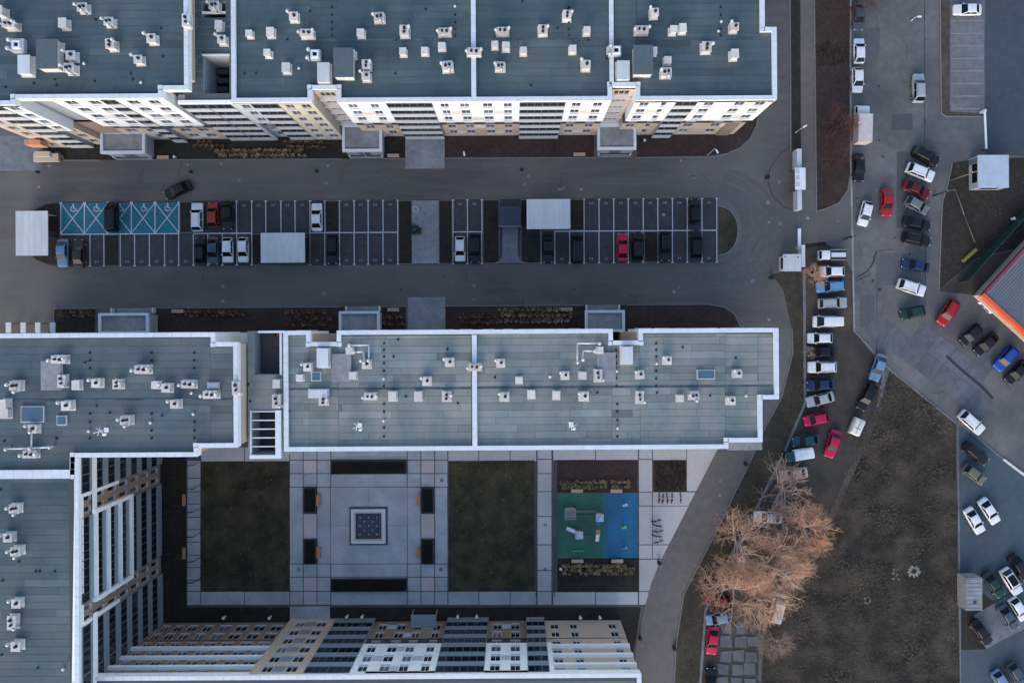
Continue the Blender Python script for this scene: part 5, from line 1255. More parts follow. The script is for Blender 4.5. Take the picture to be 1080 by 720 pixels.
truck(843, 480, 190, 'green pickup with a white canvas cover beside the bare trees', 4.7, .86, 'teal', 'metal_white', -2.3, .75, 1.9, name='pickup_truck', tarp=True)
truck(879, 268.7, 180, 'white pickup with dark cover and grey rail near the guard booth', 4.3, .82, 'white', 'metal_dark', -2.1, .45, 1.5, name='pickup_truck').children
X, Y = G(881, 268.7, 1.7); q = [c for c in bpy.data.objects if c.name.startswith('cargo_box')][-1]
MB().box(-2.0, -.35, 1.502, .3, .35, 1.6).build('cover_rail', ['metal_sheet'], q.parent)
# small cream van with crossed roof seams
X, Y = G(904.5, 450, 1.4); o = thing('small_van', 'small cream van with crossed roof seams near the red sedan', 'van', (X, Y, .03), R(66))
b = MB(); b.loft([rrect(1.35, .82, .14, .35, 3), rrect(1.4, .84, .14, .9, 3), rrect(1.33, .80, .16, 1.55, 3), rrect(1.15, .66, .16, 1.66, 3)]); b.build('body', [MATS['paint_cream_car']], o)
MB().box(-1.2, -.03, 1.665, 1.2, .03, 1.69).build('roof_seam', ['metal_dark'], o); MB().box(-.25, -.62, 1.66, -.19, .62, 1.685).build('roof_seam', ['metal_dark'], o)
MB().quad((1.415, -.68, .98), (1.415, .68, .98), (1.36, .64, 1.48), (1.36, -.64, 1.48)).build('windscreen', ['car_glass'], o); wheels(o, 2.8, .84, (.85, -.85), .28)
# ================================================================== YARD FURNITURE
def porch(x0, y0, x1, y1, yr, label, toward=1):
    """entrance hood: pixel rectangle of its roof (z 3.4); yr = pixel line where its front steps meet the drive"""
    z = 3.4; X0, Y0, X1, Y1 = RC(x0, y0, x1, y1, z); cx, cy = (X0 + X1) / 2, (Y0 + Y1) / 2
    o = thing('entrance_porch', label, 'porch', (cx, cy, 0)); f3 = (cx, cy, 0)
    MB().box(X0 + .25, Y0 + .25, .1, X1 - .25, Y1 - .25, z - .35).build('wall', ['grey_wall'], o, f3)
    MB().box(X0 + .2, Y0 + .2, z - .34, X1 - .2, Y1 - .2, z - .12).build('roof', ['concrete'], o, f3)
    MB().ring([(X0, Y0), (X1, Y0), (X1, Y1), (X0, Y1)], [(X0 + .42, Y0 + .42), (X1 - .42, Y0 + .42), (X1 - .42, Y1 - .42), (X0 + .42, Y1 - .42)], z - .45, z + .12).build('parapet', ['coping'], o, f3)
    Yr = G((x0 + x1) / 2, yr)[1]; ya, yb = sorted((Yr, Y0 + .1 if toward > 0 else Y1 - .1))
    w = (X1 - X0) * .42
    MB().box(cx - w, ya, .0, cx + w, yb, .14).build('landing', ['concrete'], o, f3)
    for s in (-1, 1):
        MB().box(cx + s * w - .12, ya + .2, .141, cx + s * w + .12, yb, 1.0).build('cheek_wall', ['light_panel'], o, f3)
    dy = Y0 + .245 if toward > 0 else Y1 - .245
    d = MB().box(cx - .9, min(dy, dy - .05 * toward), .14, cx + .9, max(dy, dy - .05 * toward), 2.4).build('door', ['frame_dark'], o, f3)
porch(106, 138, 153, 162, 169, 'grey entrance porch at the left end of the north block')
porch(361, 131, 403, 160, 167.5, 'entrance porch left of the square concrete slab on the north side')
porch(630, 131, 671, 158, 166, 'entrance porch on the right part of the north block')
porch(104, 330, 157, 352, 325, 'entrance porch at the left end of the middle block', -1)
porch(357.5, 328, 400.5, 352, 323, 'entrance porch left of the concrete path on the middle block', -1)
porch(617, 327, 659, 350, 321.5, 'entrance porch on the right part of the middle block', -1)
# striped ground floor screens at the left edge of the middle block
for k in range(4):
    X0, Y0, X1, Y1 = RC(6 + k * 15.5, 340, 11.5 + k * 15.5, 351, 2.2)
    o = thing('white_screen', ['white screen panel leftmost along the foot of the middle-left block', 'white screen panel second from the left at the middle-left block', 'white screen panel third from the left at the middle-left block', 'white screen panel nearest the small soil bed'][k], 'screen', ((X0 + X1) / 2, (Y0 + Y1) / 2, 0), group='screens at the middle-left block')
    MB().box(X0, Y0, 2.0, X1, Y1, 2.2).build('top_panel', ['light_panel'], o, ((X0 + X1) / 2, (Y0 + Y1) / 2, 0))
    for xx in (X0 + .05, X1 - .15): MB().box(xx, Y1 - .2, 0, xx + .1, Y1 - .1, 1.998).build('post', ['metal_dark'], o, ((X0 + X1) / 2, (Y0 + Y1) / 2, 0))

def canopy(x0, y0, x1, y1, label, rib='x'):
    z = 2.9; X0, Y0, X1, Y1 = RC(x0, y0, x1, y1, z); cx, cy = (X0 + X1) / 2, (Y0 + Y1) / 2
    o = thing('waste_shelter', label, 'shelter', (cx, cy, 0)); f3 = (cx, cy, 0)
    rf_ = MB().box(X0, Y0, z - .12, X1, Y1, z).build('roof', ['metal_sheet'], o, f3)
    n = max(3, round((X1 - X0) / 1.1)); 
    for k in range(1, n):
        x = X0 + (X1 - X0) * k / n; MB().box(x - .03, Y0 + .02, z + .001, x + .03, Y1 - .02, z + .016).build('roof_rib', ['metal_sheet'], rf_, f3)
    for x in (X0 + .3, X1 - .3):
        for y in (Y0 + .3, Y1 - .3): MB().box(x - .06, y - .06, .05, x + .06, y + .06, z - .125).build('post', ['metal_dark'], o, f3)
    MB().box(X0 + .25, Y1 - .4, .1, X1 - .25, Y1 - .37, 2.0).build('back_wall', ['slate_panel'], o, f3)
    for k in range(3): MB().box(X0 + .7 + k * 1.5, cy - .5, .08, X0 + 1.8 + k * 1.5, cy + .5, 1.25).build('bin', ['navy'], o, f3)
canopy(16.5, 222.5, 50.5, 269.5, 'upright pale metal roofed waste shelter at the west tip of the island')
canopy(275, 245.5, 321.5, 277, 'pale metal roofed shelter in the lower row of the island')
canopy(555.5, 210, 601.5, 241.5, 'pale metal roofed shelter in the upper row of the island')
# navy ramp hood
X0, Y0, X1, Y1 = RC(525.5, 217.5, 549, 238.5, 2.0); cx, cy = (X0 + X1) / 2, (Y0 + Y1) / 2
o = thing('ramp_hood', 'navy blue hood over the stair at the end of the flared path', 'hood', (cx, cy, 0)); f3 = (cx, cy, 0)
MB().box(X0, Y0, 2.0, X1, Y1, 2.15).build('roof', ['navy'], o, f3); MB().box(X0 + .1, Y1 - .2, .1, X1 - .1, Y1 - .1, 1.998).build('back_wall', ['navy'], o, f3)
for x in (X0 + .1, X1 - .22): MB().box(x, Y0 + .1, .1, x + .12, Y1 - .22, 1.998).build('side_wall', ['navy'], o, f3)
MB().box(X0 - .05, Y0 - .08, 2.0, X1 + .05, Y0 - .01, 2.2).build('fascia', ['slate_panel'], o, f3)

# benches
def bench(px, py, ang, label, L=1.9, m='wood', z=.1, group='benches'):
    X, Y = G(px, py, .4); o = thing('bench', label, 'bench', (X, Y, z), ang, group)
    for k in range(4): MB().box(-L / 2, -.28 + k * .145, .42, L / 2, -.16 + k * .145, .46).build('seat_slat', [m], o)
    for x in (-L / 2 + .25, L / 2 - .25): MB().box(x - .05, -.26, 0, x + .05, .26, .418).build('leg', ['metal_dark'], o)
    return o
for px, py, t in ((608.5, 517.3, 'upper left'), (650, 517.3, 'upper right'), (609, 591, 'lower left'), (651, 591, 'lower right')):
    bench(px, py, 0, 'pale wooden bench at the %s edge of the playground' % t, m='wood_pale', group='playground benches', z=.13)
for px, py, t in ((335.6, 527, 'upper left'), (335.8, 582, 'lower left'), (441.2, 527, 'upper right'), (441.2, 582, 'lower right')):
    bench(px, py, R(90), 'orange wooden bench at the %s planter of the plaza' % t, 1.8, group='plaza benches')
bench(194.2, 527, R(90), 'orange wooden bench upper one on the west border', 1.9, group='west benches', z=.05); bench(194.2, 583, R(90), 'orange wooden bench lower one on the west border', 1.9, group='west benches', z=.05)
for px, py, t in ((414.8, 164.3, 'right of the second north porch'), (611, 163, 'left of the right hand north porch'), (172, 166, 'right of the first north porch'), (414.8, 326.5, 'left of the middle concrete path'), (597.5, 326, 'left of the right hand middle porch'), (187.5, 328, 'right of the left middle porch')):
    bench(px, py, 0, 'wooden bench in the bed ' + t, 1.9, m='wood_pale', group='bed benches', z=.06)

# planters with clipped hedge
def leafy(mb, x0, y0, x1, y1, z0, z1, n, r, s=.11, m=0):
    for _ in range(n):
        x, y, z = r.uniform(x0, x1), r.uniform(y0, y1), r.uniform(z0, z1)
        a = Vector((r.gauss(0, 1), r.gauss(0, 1), r.gauss(0, 1))).normalized() * s; b = a.orthogonal().normalized() * s * .6
        mb.tri((x - a.x, y - a.y, z - a.z), (x + a.x, y + a.y, z + a.z), (x + b.x, y + b.y, z + b.z), m)
HR = random.Random(9)
def planter(x0, y0, x1, y1, label, h=.55, group='planters on the plaza'):
    X0, Y0, X1, Y1 = RC(x0, y0, x1, y1, .6); cx, cy = (X0 + X1) / 2, (Y0 + Y1) / 2
    o = thing('planter', label, 'planter', (cx, cy, .1), 0, group); w, d = (X1 - X0) / 2, (Y1 - Y0) / 2
    MB().ring([(-w, -d), (w, -d), (w, d), (-w, d)], [(-w + .12, -d + .12), (w - .12, -d + .12), (w - .12, d - .12), (-w + .12, d - .12)], 0, h - .1).build('planter_box', ['metal_dark'], o)
    MB().box(-w + .13, -d + .13, 0, w - .13, d - .13, h - .22).build('soil_fill', ['soil'], o)
    b = MB(); leafy(b, -w + .2, -d + .2, w - .2, d - .2, h - .2, h + .3, int(170 * w * d * 4), HR); b.build('hedge', ['hedge'], o)
planter(348.5, 486, 428.5, 500, 'long dark hedge planter at the top of the plaza'); planter(348.5, 610.5, 429, 624, 'long dark hedge planter at the bottom of the plaza')
for x0, y0, t in ((320, 514.5, 'upper left'), (320, 568.5, 'lower left'), (444, 514.5, 'upper right'), (444, 568.5, 'lower right')):
    planter(x0, y0, x0 + 13, y0 + 26.5, 'small upright dark planter with a bench, %s of the plaza' % t)
# fountain basin
X0, Y0, X1, Y1 = RC(369, 533.8, 409, 574); cx, cy = (X0 + X1) / 2, (Y0 + Y1) / 2; w = (X1 - X0) / 2
o = thing('fountain_basin', 'square fountain basin with white rim and dark tiled floor', 'fountain', (cx, cy, .1))
sq = lambda a: [(-a, -a), (a, -a), (a, a), (-a, a)]
MB().ring(sq(w), sq(w - .3), 0, .16).build('border', ['pave_dark'], o); MB().ring(sq(w - .31), sq(w - .75), 0, .45).build('rim', ['light_panel'], o); MB().ring(sq(w - .76), sq(w - .98), 0, .3).build('inner_step', ['beige_wall'], o)
MB().box(-w + .99, -w + .99, 0, w - .99, w - .99, .10).build('floor', ['navy'], o)
me = MB().tube((0, 0, 0), (0, 0, .14), .09, .06, 8).mesh('jet', ['metal_white'])
a = (w - .99)
for i in range(3):
    for j in range(3): link('jet', me, o, ((i - 1) * a * .66, (j - 1) * a * .66, .10))
for i in (-1, 1):
    for j in (-1, 1): link('jet', me, o, (i * a * .33, j * a * .33, .10))

# railings beside the playground and on the west walk
def railing(pts, label, h=1.0, post=2.0, name='railing'):
    w = P(pts, 0); o = thing(name, label, 'railing', (w[0][0], w[0][1], .1)); f3 = (w[0][0], w[0][1], 0)
    for p, q in zip(w, w[1:]):
        L = math.dist(p, q); n = max(1, round(L / post))
        for z in (h, h * .5): MB().tube((p[0], p[1], z), (q[0], q[1], z), .035, .035, 6).build('rail', ['metal_dark'], o, f3)
        for k in range(n + 1): x, y = p[0] + (q[0] - p[0]) * k / n, p[1] + (q[1] - p[1]) * k / n; MB().box(x - .04, y - .04, 0, x + .04, y + .04, h - .02).build('post', ['metal_dark'], o, f3)
railing([(584.5, 488), (584.5, 543)], 'dark railing along the upper left side of the playground'); railing([(584.8, 567), (584.8, 626)], 'dark railing along the lower left side of the playground')
railing([(565.2, 488), (565.2, 626)], 'long dark railing between the lawn and the playground path')
for k, y in enumerate((489, 514, 538, 564, 590, 612)):
    railing([(197.5, y + 1.5), (205, y + 1), (212, y - 3)], ['short bent railing topmost across the west walk', 'short bent railing second from the top on the west walk', 'short bent railing third from the top on the west walk', 'short bent railing fourth from the top on the west walk', 'short bent railing fifth from the top on the west walk', 'short bent railing lowest across the west walk'][k], .5, 1.2)

# climbing frame
X, Y = G(618, 550); o = thing('climbing_frame', 'climbing frame with two towers, bridges and slides on green rubber', 'play equipment', (X, Y, .13))
def lp(x, y): a = G(x, y); return a[0] - X, a[1] - Y
def tower(x, y, h, roofm):
    a, b = lp(x, y)
    for sx in (-.45, .45):
        for sy in (-.45, .45): MB().box(a + sx - .05, b + sy - .05, 0, a + sx + .05, b + sy + .05, h).build('post', ['metal_dark'], o)
    MB().box(a - .5, b - .5, 1.2, a + .5, b + .5, 1.28).build('platform', ['wood_pale'], o)
    r = MB(); r.loft([[(a - .62, b - .62, h), (a + .62, b - .62, h), (a + .62, b + .62, h), (a - .62, b + .62, h)], [(a - .1, b - .1, h + .5), (a + .1, b - .1, h + .5), (a + .1, b + .1, h + .5), (a - .1, b + .1, h + .5)]], sm=False); r.build('tower_roof', [roofm], o)
tower(630.6, 541.5, 2.4, 'toy_sky'); tower(609.5, 560, 2.2, 'toy_sky')
a, b = lp(600.5, 538.5); MB().box(a - .85, b - .85, 1.0, a + .85, b + .85, 1.08).build('platform', ['concrete'], o)
for sx in (-.8, .8):
    for sy in (-.8, .8): MB().box(a + sx - .05, b + sy - .05, 0, a + sx + .05, b + sy + .05, 1.9).build('post', ['metal_dark'], o)
MB().ring([(a - .9, b - .9), (a + .9, b - .9), (a + .9, b + .9), (a - .9, b + .9)], [(a - .75, b - .75), (a + .75, b - .75), (a + .75, b + .75), (a - .75, b + .75)], 1.9, 1.98).build('net_frame', ['concrete'], o)
for yy in (534.5, 539.5, 560.5):
    x0 = 607 if yy < 550 else 614; p, q = lp(x0, yy), lp(627.5, yy); MB().tube((p[0], p[1], 1.35), (q[0], q[1], 1.35), .07, .07, 6).build('bridge_rail', ['metal_dark'], o)
p, q = lp(607, 537), lp(627.5, 537); MB().box(p[0], p[1] - .2, 1.05, q[0], q[1] + .2, 1.12).build('bridge', ['frame_dark'], o)
def slide(p, q, m, z=1.25):
    p, q = Vector(lp(*p)), Vector(lp(*q)); d = (q - p).normalized(); n = Vector((-d.y, d.x)) * .3; s = MB()
    pr = [(0, z), (.12, z - .05), (.85, .32), (1, .25)]
    for (t0, z0), (t1, z1) in zip(pr, pr[1:]):
        a, b = p.lerp(q, t0), p.lerp(q, t1)
        s.quad((a.x - n.x, a.y - n.y, z0), (b.x - n.x, b.y - n.y, z1), (b.x + n.x, b.y + n.y, z1), (a.x + n.x, a.y + n.y, z0))
        for k in (-1, 1): s.quad((a.x + k * n.x, a.y + k * n.y, z0), (b.x + k * n.x, b.y + k * n.y, z1), (b.x + k * n.x, b.y + k * n.y, z1 + .2), (a.x + k * n.x, a.y + k * n.y, z0 + .2))
        s.quad((a.x - n.x, a.y - n.y, z0 - .03), (b.x - n.x, b.y - n.y, z1 - .03), (b.x + n.x, b.y + n.y, z1 - .03), (a.x + n.x, a.y + n.y, z0 - .03))
    s.build('slide', [m], o)
slide((630.6, 544.5), (630.3, 553), 'toy_blue', 1.25); slide((629.8, 559.5), (629.4, 570), 'metal_white', 1.2); slide((606.5, 558.5), (597.5, 556), 'metal_white', 1.0)
a, b = lp(629.8, 558.5); MB().tube((a, b, 0), (a, b, 1.7), .06, .06, 6).box(a - .35, b - .35, 1.15, a + .35, b + .35, 1.2).build('slide_platform', ['wood'], o)
p, q = lp(603, 579.8), lp(615, 579.8); o2 = thing('balance_beam', 'thin green balance beam at the bottom of the rubber surface', 'balance beam', (X + p[0], Y + p[1], .13))
MB().box(0, -.06, .25, q[0] - p[0], .06, .35).build('beam', ['toy_green'], o2); MB().box(.2, -.05, 0, .3, .05, .248).build('post', ['metal_dark'], o2); MB().box(q[0] - p[0] - .3, -.05, 0, q[0] - p[0] - .2, .05, .248).build('post', ['metal_dark'], o2)
for (px, py, m, t) in ((658.5, 531, 'toy_sky', 'pale blue spring rocker at the top of the blue surface'), (657, 554.3, 'toy_green', 'green spring rocker in the middle of the blue surface'), (658, 575.8, 'toy_blue', 'dark blue and white spring rocker low on the blue surface')):
    x, y = G(px, py); s_ = thing('spring_rocker', t, 'spring rocker', (x, y, .133), R(20), 'spring rockers')
    sp = MB()
    for k in range(16): t0, t1 = R(k * 80), R(k * 80 + 80); sp.tube((.14 * math.cos(t0), .14 * math.sin(t0), k * .025), (.14 * math.cos(t1), .14 * math.sin(t1), k * .025 + .025), .02, .02, 5)
    sp.build('spring', ['metal_dark'], s_); bd = MB(); bd.loft([rrect(.30, .10, .09, .41, 3), rrect(.46, .2, .15, .55, 3), rrect(.42, .18, .14, .72, 3), rrect(.2, .1, .08, .8, 3)]); bd.build('seat', [m], s_)
    MB().tube((.25, -.3, .95), (.25, .3, .95), .03, .03, 6).tube((.25, 0, .7), (.25, 0, .95), .03, .03, 6).build('handlebar', ['metal_white'], s_)

# bicycles at the rack
def bicycle():
    o = thing('bicycle', 'bike', 'bicycle', (0, 0, .102))
    for x in (-.52, .52):
        wv = MB(); n = 16
        pts = [(x + .33 * math.cos(2 * math.pi * k / n), .34 + .33 * math.sin(2 * math.pi * k / n)) for k in range(n)]
        for k in range(n): a, b = pts[k], pts[(k + 1) % n]; wv.tube((a[0], 0, a[1]), (b[0], 0, b[1]), .035, .035, 5, cap=False)
        for k in range(0, n, 2): wv.tube((x, 0, .34), (pts[k][0], 0, pts[k][1]), .008, .008, 3, cap=False)
        wv.build('wheel', ['tyre'], o)
    f_ = MB()
    for a, b in (((-.52, .34), (-.05, .32)), ((-.05, .32), (-.18, .85)), ((-.52, .34), (-.16, .75)), ((-.16, .75), (.36, .80)), ((-.05, .32), (.38, .68)), ((.52, .34), (.35, .95))): f_.tube((a[0], 0, a[1]), (b[0], 0, b[1]), .028, .028, 6)
    f_.build('frame', ['cloth_dark'], o); MB().box(-.32, -.09, .86, -.06, .09, .92).build('saddle', ['tyre'], o); MB().tube((.33, -.3, 1.0), (.33, .3, 1.0), .02, .02, 6).tube((.35, 0, .93), (.33, 0, 1.0), .025, .025, 6).build('handlebar', ['metal_dark'], o)
    return o
bk = bicycle()
spots = [(694.5, 524, 86, 0), (698.5, 525, 80, 0), (703, 524.5, 96, 0), (708, 524.5, 84, 0), (717, 524, 92, 0), (691.5, 548, 12, 1), (692.5, 553, -14, 1), (693.5, 559, 6, 1), (692, 564, -10, 1), (693.5, 570, 18, 1)]
for i, (px, py, a, r) in enumerate(spots):
    x, y = G(px, py); lb = ('dark bicycle %s in the row below the square brown bed' % ['leftmost', 'second from left', 'third from left', 'fourth from left', 'set apart at the right'][i]) if r == 0 else ('dark bicycle %s in the cluster right of the playground' % ['topmost', 'second from top', 'third from top', 'fourth from top', 'lowest'][i - 5]); gp = ['bicycles below the square bed', 'bicycles right of the playground'][r]
    if i == 0: bk.location = (x, y, .102); bk.rotation_euler = (0, 0, R(a)); tag(bk, lb, None, gp)
    else: dup(bk, (x, y, .102), R(a), lb, gp)

# ================================================================== GATES, BOOTH, KIOSK, SHOP
X0, Y0, X1, Y1 = RC(838.5, 177, 849.5, 200, 2.4); cx, cy = (X0 + X1) / 2, (Y0 + Y1) / 2
o = thing('gate_shelter', 'white gate shelter with long narrow screen beside the drive', 'shelter', (cx, cy, 0)); f3 = (cx, cy, 0)
MB().box(X0, Y0, 2.3, X1, Y1, 2.45).build('roof', ['metal_white'], o, f3)
for x in (X0 + .1, X1 - .2):
    for y in (Y0 + .1, Y1 - .2): MB().box(x, y, 0, x + .1, y + .1, 2.298).build('post', ['metal_dark'], o, f3)
for k in range(3): yy = Y0 + .5 + k * 1.05; MB().box(X0 + .12, yy, 2.452, X0 + .7, yy + .7, 2.5).build('roof_hatch', ['metal_sheet'], o, f3)
MB().box(X1 - .25, Y0 + .3, 0, X1 - .2, Y1 - .3, 2.2).build('back_screen', ['light_panel'], o, f3)
a0, b0, a1, b1 = RC(840.5, 157, 845.5, 176.7, 1.8); MB().box(a0, b0, 0, a1, b1, 1.8).build('screen_wall', ['light_panel'], o, f3); a0, b0, a1, b1 = RC(841, 200.5, 845.8, 221, 1.8); MB().box(a0, b0, 0, a1, b1, 1.8).build('screen_wall', ['light_panel'], o, f3)
X0, Y0, X1, Y1 = RC(826, 268, 845, 286, 2.7); cx, cy = (X0 + X1) / 2, (Y0 + Y1) / 2
o = thing('guard_booth', 'white roofed guard booth at the lane entrance', 'booth', (cx, cy, 0)); f3 = (cx, cy, 0)
MB().box(X0 + .3, Y0 + .25, 0, X1 - .2, Y1 - .2, 2.55).build('wall', ['light_panel'], o, f3); MB().box(X0, Y0, 2.552, X1, Y1, 2.72).build('roof', ['metal_sheet'], o, f3)
MB().box(X0 + .27, Y0 + .5, 1.0, X0 + .297, Y1 - .5, 2.1).build('window', ['car_glass'], o, f3); MB().box(X0 + .8, Y1 - .198, .05, X0 + 1.6, Y1 - .17, 2.1).build('door', ['frame_dark'], o, f3)
for x, y in ((X0 + .3, Y1 - .4), (X1 - .5, Y1 - .5)): MB().disc(x, y, 2.722, 2.85, .1, 8).build('roof_vent', ['metal_dark'], o, f3)
X0, Y0, X1, Y1 = RC(841, 259, 848.5, 281, 1.5); cx, cy = (X0 + X1) / 2, (Y0 + Y1) / 2
o = thing('gate_screen', 'pale screen panel standing right of the guard booth', 'screen', (cx + .6, cy, 0)); MB().box(X0 + .65, Y0, 0, X1, Y1, 1.6).build('panel', ['light_panel'], o, (cx + .6, cy, 0)); MB().box(X0 + .6, Y0 - .1, 1.602, X1 + .05, Y1 + .1, 1.66).build('cap', ['metal_sheet'], o, (cx + .6, cy, 0))
def barrier(p, q, label, w=.14, z=1.0, post=True, m='metal_white'):
    a, b = G(*p, z), G(*q, z); o = thing('boom_barrier', label, 'barrier', (a[0], a[1], 0)); f3 = (a[0], a[1], 0)
    d = Vector((b[0] - a[0], b[1] - a[1])); L = d.length; an = math.atan2(d.y, d.x)
    MB().obox((a[0] + b[0]) / 2, (a[1] + b[1]) / 2, z - .08, z + .08, L / 2, w / 2, an).build('boom', [m], o, f3); MB().obox(a[0], a[1], 0, z + .2, .2, .2, an).build('drive_box', ['metal_sheet'], o, f3)
    MB().obox(b[0], b[1], 0, z - .085, .06, .06, an).build('rest_post', ['metal_dark'], o, f3)
barrier((843, 261), (843, 241), 'white boom barrier pointing up from the guard booth', .5); barrier((1038.5, 117), (1040.2, 157), 'thin white boom barrier above the kiosk', .28)
X0, Y0, X1, Y1 = RC(1031.5, 163.5, 1064, 198, 2.5); cx, cy = (X0 + X1) / 2, (Y0 + Y1) / 2
o = thing('kiosk', 'square kiosk with pale blue-white flat roof on the waste ground', 'kiosk', (cx, cy, 0)); f3 = (cx, cy, 0)
MB().box(X0 + .1, Y0 + .1, 0, X1 - .1, Y1 - .1, 2.3).build('wall', ['grey_wall'], o, f3); MB().box(X0, Y0, 2.302, X1, Y1, 2.5).build('roof', ['kiosk_roof'], o, f3)
MB().box(X0 + .07, Y0 + 1.0, .9, X0 + .098, Y1 - 1.2, 2.2).build('window', ['car_glass'], o, f3); MB().box(X0 + .07, Y1 - 1.1, .05, X0 + .098, Y1 - .3, 2.2).build('door', ['frame_dark'], o, f3); MB().box(X0 + 1.0, Y0 + .06, .9, X1 - 1, Y0 + .098, 2.2).build('window', ['car_glass'], o, f3)
railing([(1066, 168), (1110, 166)], 'yellowish fence rail right of the kiosk', 1.0, 2.5)
# shop, turned 43 degrees
c0 = G(1037, 311, 3.3); sh = thing('shop_building', 'shop with corrugated grey roof and red-orange fascia', 'building', (c0[0], c0[1], 0), R(-42.5))
Ls, Ws = 26.0, 22.0   # along the fascia, along the maroon side
MB().box(.35, .35, 0, Ls, Ws, 3.05).build('wall', ['beige_wall'], sh)
rf_ = MB().box(.3, .3, 3.06, Ls, Ws, 3.2).build('roof', ['shop_roof'], sh)
me = MB().box(-.09, .6, 3.2, .09, Ws - .3, 3.28).mesh('roof_rib', ['shop_roof'])
for k in range(44): link('roof_rib', me, rf_, (.9 + k * .42, 0, 0))
MB().box(-.15, -.25, 2.6, Ls, .28, 3.45).build('fascia', ['red_trim'], sh); MB().box(-.15, .285, 2.65, .28, Ws, 3.3).build('side_fascia', ['maroon'], sh)
MB().box(-.1, -.7, 2.45, Ls, -.27, 2.56).build('awning', ['beige_wall'], sh)
sg = MB().box(.8, -.84, 1.85, 3.4, -.72, 2.5).build('shop_sign', ['metal_white'], sh); MB().box(1.2, -.87, 1.95, 1.9, -.845, 2.4).build('sign_mark', ['cloth_dark'], sg); MB().box(2.1, -.87, 2.0, 3.0, -.845, 2.35).build('sign_mark', ['cloth_dark'], sg)
for k in range(7): w_ = MB().box(1.2 + k * 3.4, .30, .5, 3.6 + k * 3.4, .345, 2.2).build('window', ['frame_dark'], sh); MB().box(1.3 + k * 3.4, .28, .6, 3.5 + k * 3.4, .298, 2.1).build('pane', ['car_glass'], w_)
gf = thing('green_fence', 'dark green panel fence beside the maroon side of the shop', 'fence', (c0[0], c0[1], 0), R(-42.5))
for k in range(9): MB().box(-2.9, .5 + k * 2.0, .1, -2.8, 2.4 + k * 2.0, 2.4).build('panel', ['green_fence'], gf); MB().box(-2.95, .38 + k * 2.0, 0, -2.75, .48 + k * 2.0, 2.5).build('post', ['metal_dark'], gf)
a, b = G(1014, 276), G(1028, 263); o = thing('yellow_beam', 'rusty yellow steel beam lying by the shop yard', 'beam', (a[0], a[1], .05), math.atan2(b[1] - a[1], b[0] - a[0]))
L = math.dist(a, b); MB().box(0, -.25, 0, L, .25, .08).build('lower_flange', ['yellow'], o); MB().box(0, -.05, .081, L, .05, .4).build('web', ['yellow'], o); MB().box(0, -.25, .401, L, .25, .46).build('upper_flange', ['yellow'], o)
# grey container and concrete pad in the car park
sheet('parking_pad', [(1027, 648), (1070, 624), (1085, 660), (1040, 684)], .02, 'concrete_old', 'small pale concrete pad in the blue-grey car park', 'parking')
sheet('waste_ground', [(1014, 609), (1054, 638), (1024, 655), (1040, 684), (1014, 685)], .016, 'soil', 'dark wedge of bare ground round the grey container', 'earth')
X0, Y0, X1, Y1 = RC(1019, 609, 1036, 643.5, 2.4); cx, cy = (X0 + X1) / 2, (Y0 + Y1) / 2
o = thing('container', 'grey metal container at the edge of the car park', 'container', (cx, cy, 0)); f3 = (cx, cy, 0)
MB().box(X0, Y0, .1, X1, Y1, 2.4).build('body', ['concrete'], o, f3)
for k in range(8): y = Y0 + .3 + k * (Y1 - Y0 - .6) / 7; MB().box(X0 + .05, y - .05, 2.401, X1 - .05, y + .05, 2.44).build('roof_rib', ['concrete'], o, f3)
MB().box(X0 + .2, Y0 - .03, .2, X1 - .2, Y0 - .002, 2.3).build('door', ['grey_wall'], o, f3); MB().disc(cx + .1, Y0 + 1.3, 2.402, 2.5, .25, 8).build('roof_vent', ['metal_dark'], o, f3)

# ================================================================== SMALL YARD THINGS
def lamp(px, py, h, label, arm=.6, ang=0.0):
    x, y = G(px, py); o = thing('street_lamp', label, 'street lamp', (x, y, 0), ang); MB().tube((0, 0, 0), (0, 0, h), .07, .045, 8).tube((0, 0, 0), (0, 0, .5), .12, .1, 8).build('pole', ['galv'], o)
    MB().tube((0, 0, h), (arm, 0, h + .1), .035, .03, 6).build('arm', ['galv'], o); MB().box(arm - .1, -.13, h + .04, arm + .55, .13, h + .14).build('lamp_head', ['metal_white'], o)
lamp(746.5, 163.5, 4.2, 'street lamp at the rounded east end of the north bed', .35, R(-60)); lamp(839, 140, 2.6, 'short lamp on the narrow verge above the gate shelter', .3, R(30)); lamp(490, 163, 2.2, 'short lamp in the mulch bed right of the concrete slab', .25, R(-80))
lamp(961, 22, 1.4, 'low white lamp on the east side of the street', .3, 0); lamp(386, 165, 1.6, 'low lamp between second porch and concrete slab', .2, R(90))
def pole(px, py, h, label, m='pole_brown'):
    x, y = G(px, py); o = thing('utility_pole', label, 'pole', (x, y, 0)); MB().tube((0, 0, 0), (0, 0, h), .14, .09, 8).build('shaft', [m], o); MB().box(-.6, -.05, h - .6, .6, .05, h - .48).build('crossarm', [m], o)
    for s in (-.5, 0, .5): MB().tube((s, 0, h - .48), (s, 0, h - .3), .05, .03, 6).build('insulator', ['metal_white'], o)
pole(1003, 190, 6.6, 'brown wooden pole standing left of the kiosk'); pole(984.5, 206.5, 5.0, 'dark pole at the street edge below the kiosk', 'metal_dark')
a, b, c = G(1005, 196), G(1016, 227), G(1027, 256); o = MB().tube((*a, .3), (*b, .25), .08, .08, 6).tube((*b, .25), (*c, .3), .08, .08, 6).build('ground_pipe', ['pole_brown']); tag(o, 'thin brown pipe lying across the dark waste ground', 'pipe')
x, y = G(1067, 231); o = MB().disc(0, 0, 0, .5, .22, 10).disc(0, 0, .5, .56, .26, 10).build('white_drum', ['metal_white']); o.location = (x, y, .05); tag(o, 'small white drum on the dark waste ground', 'drum')
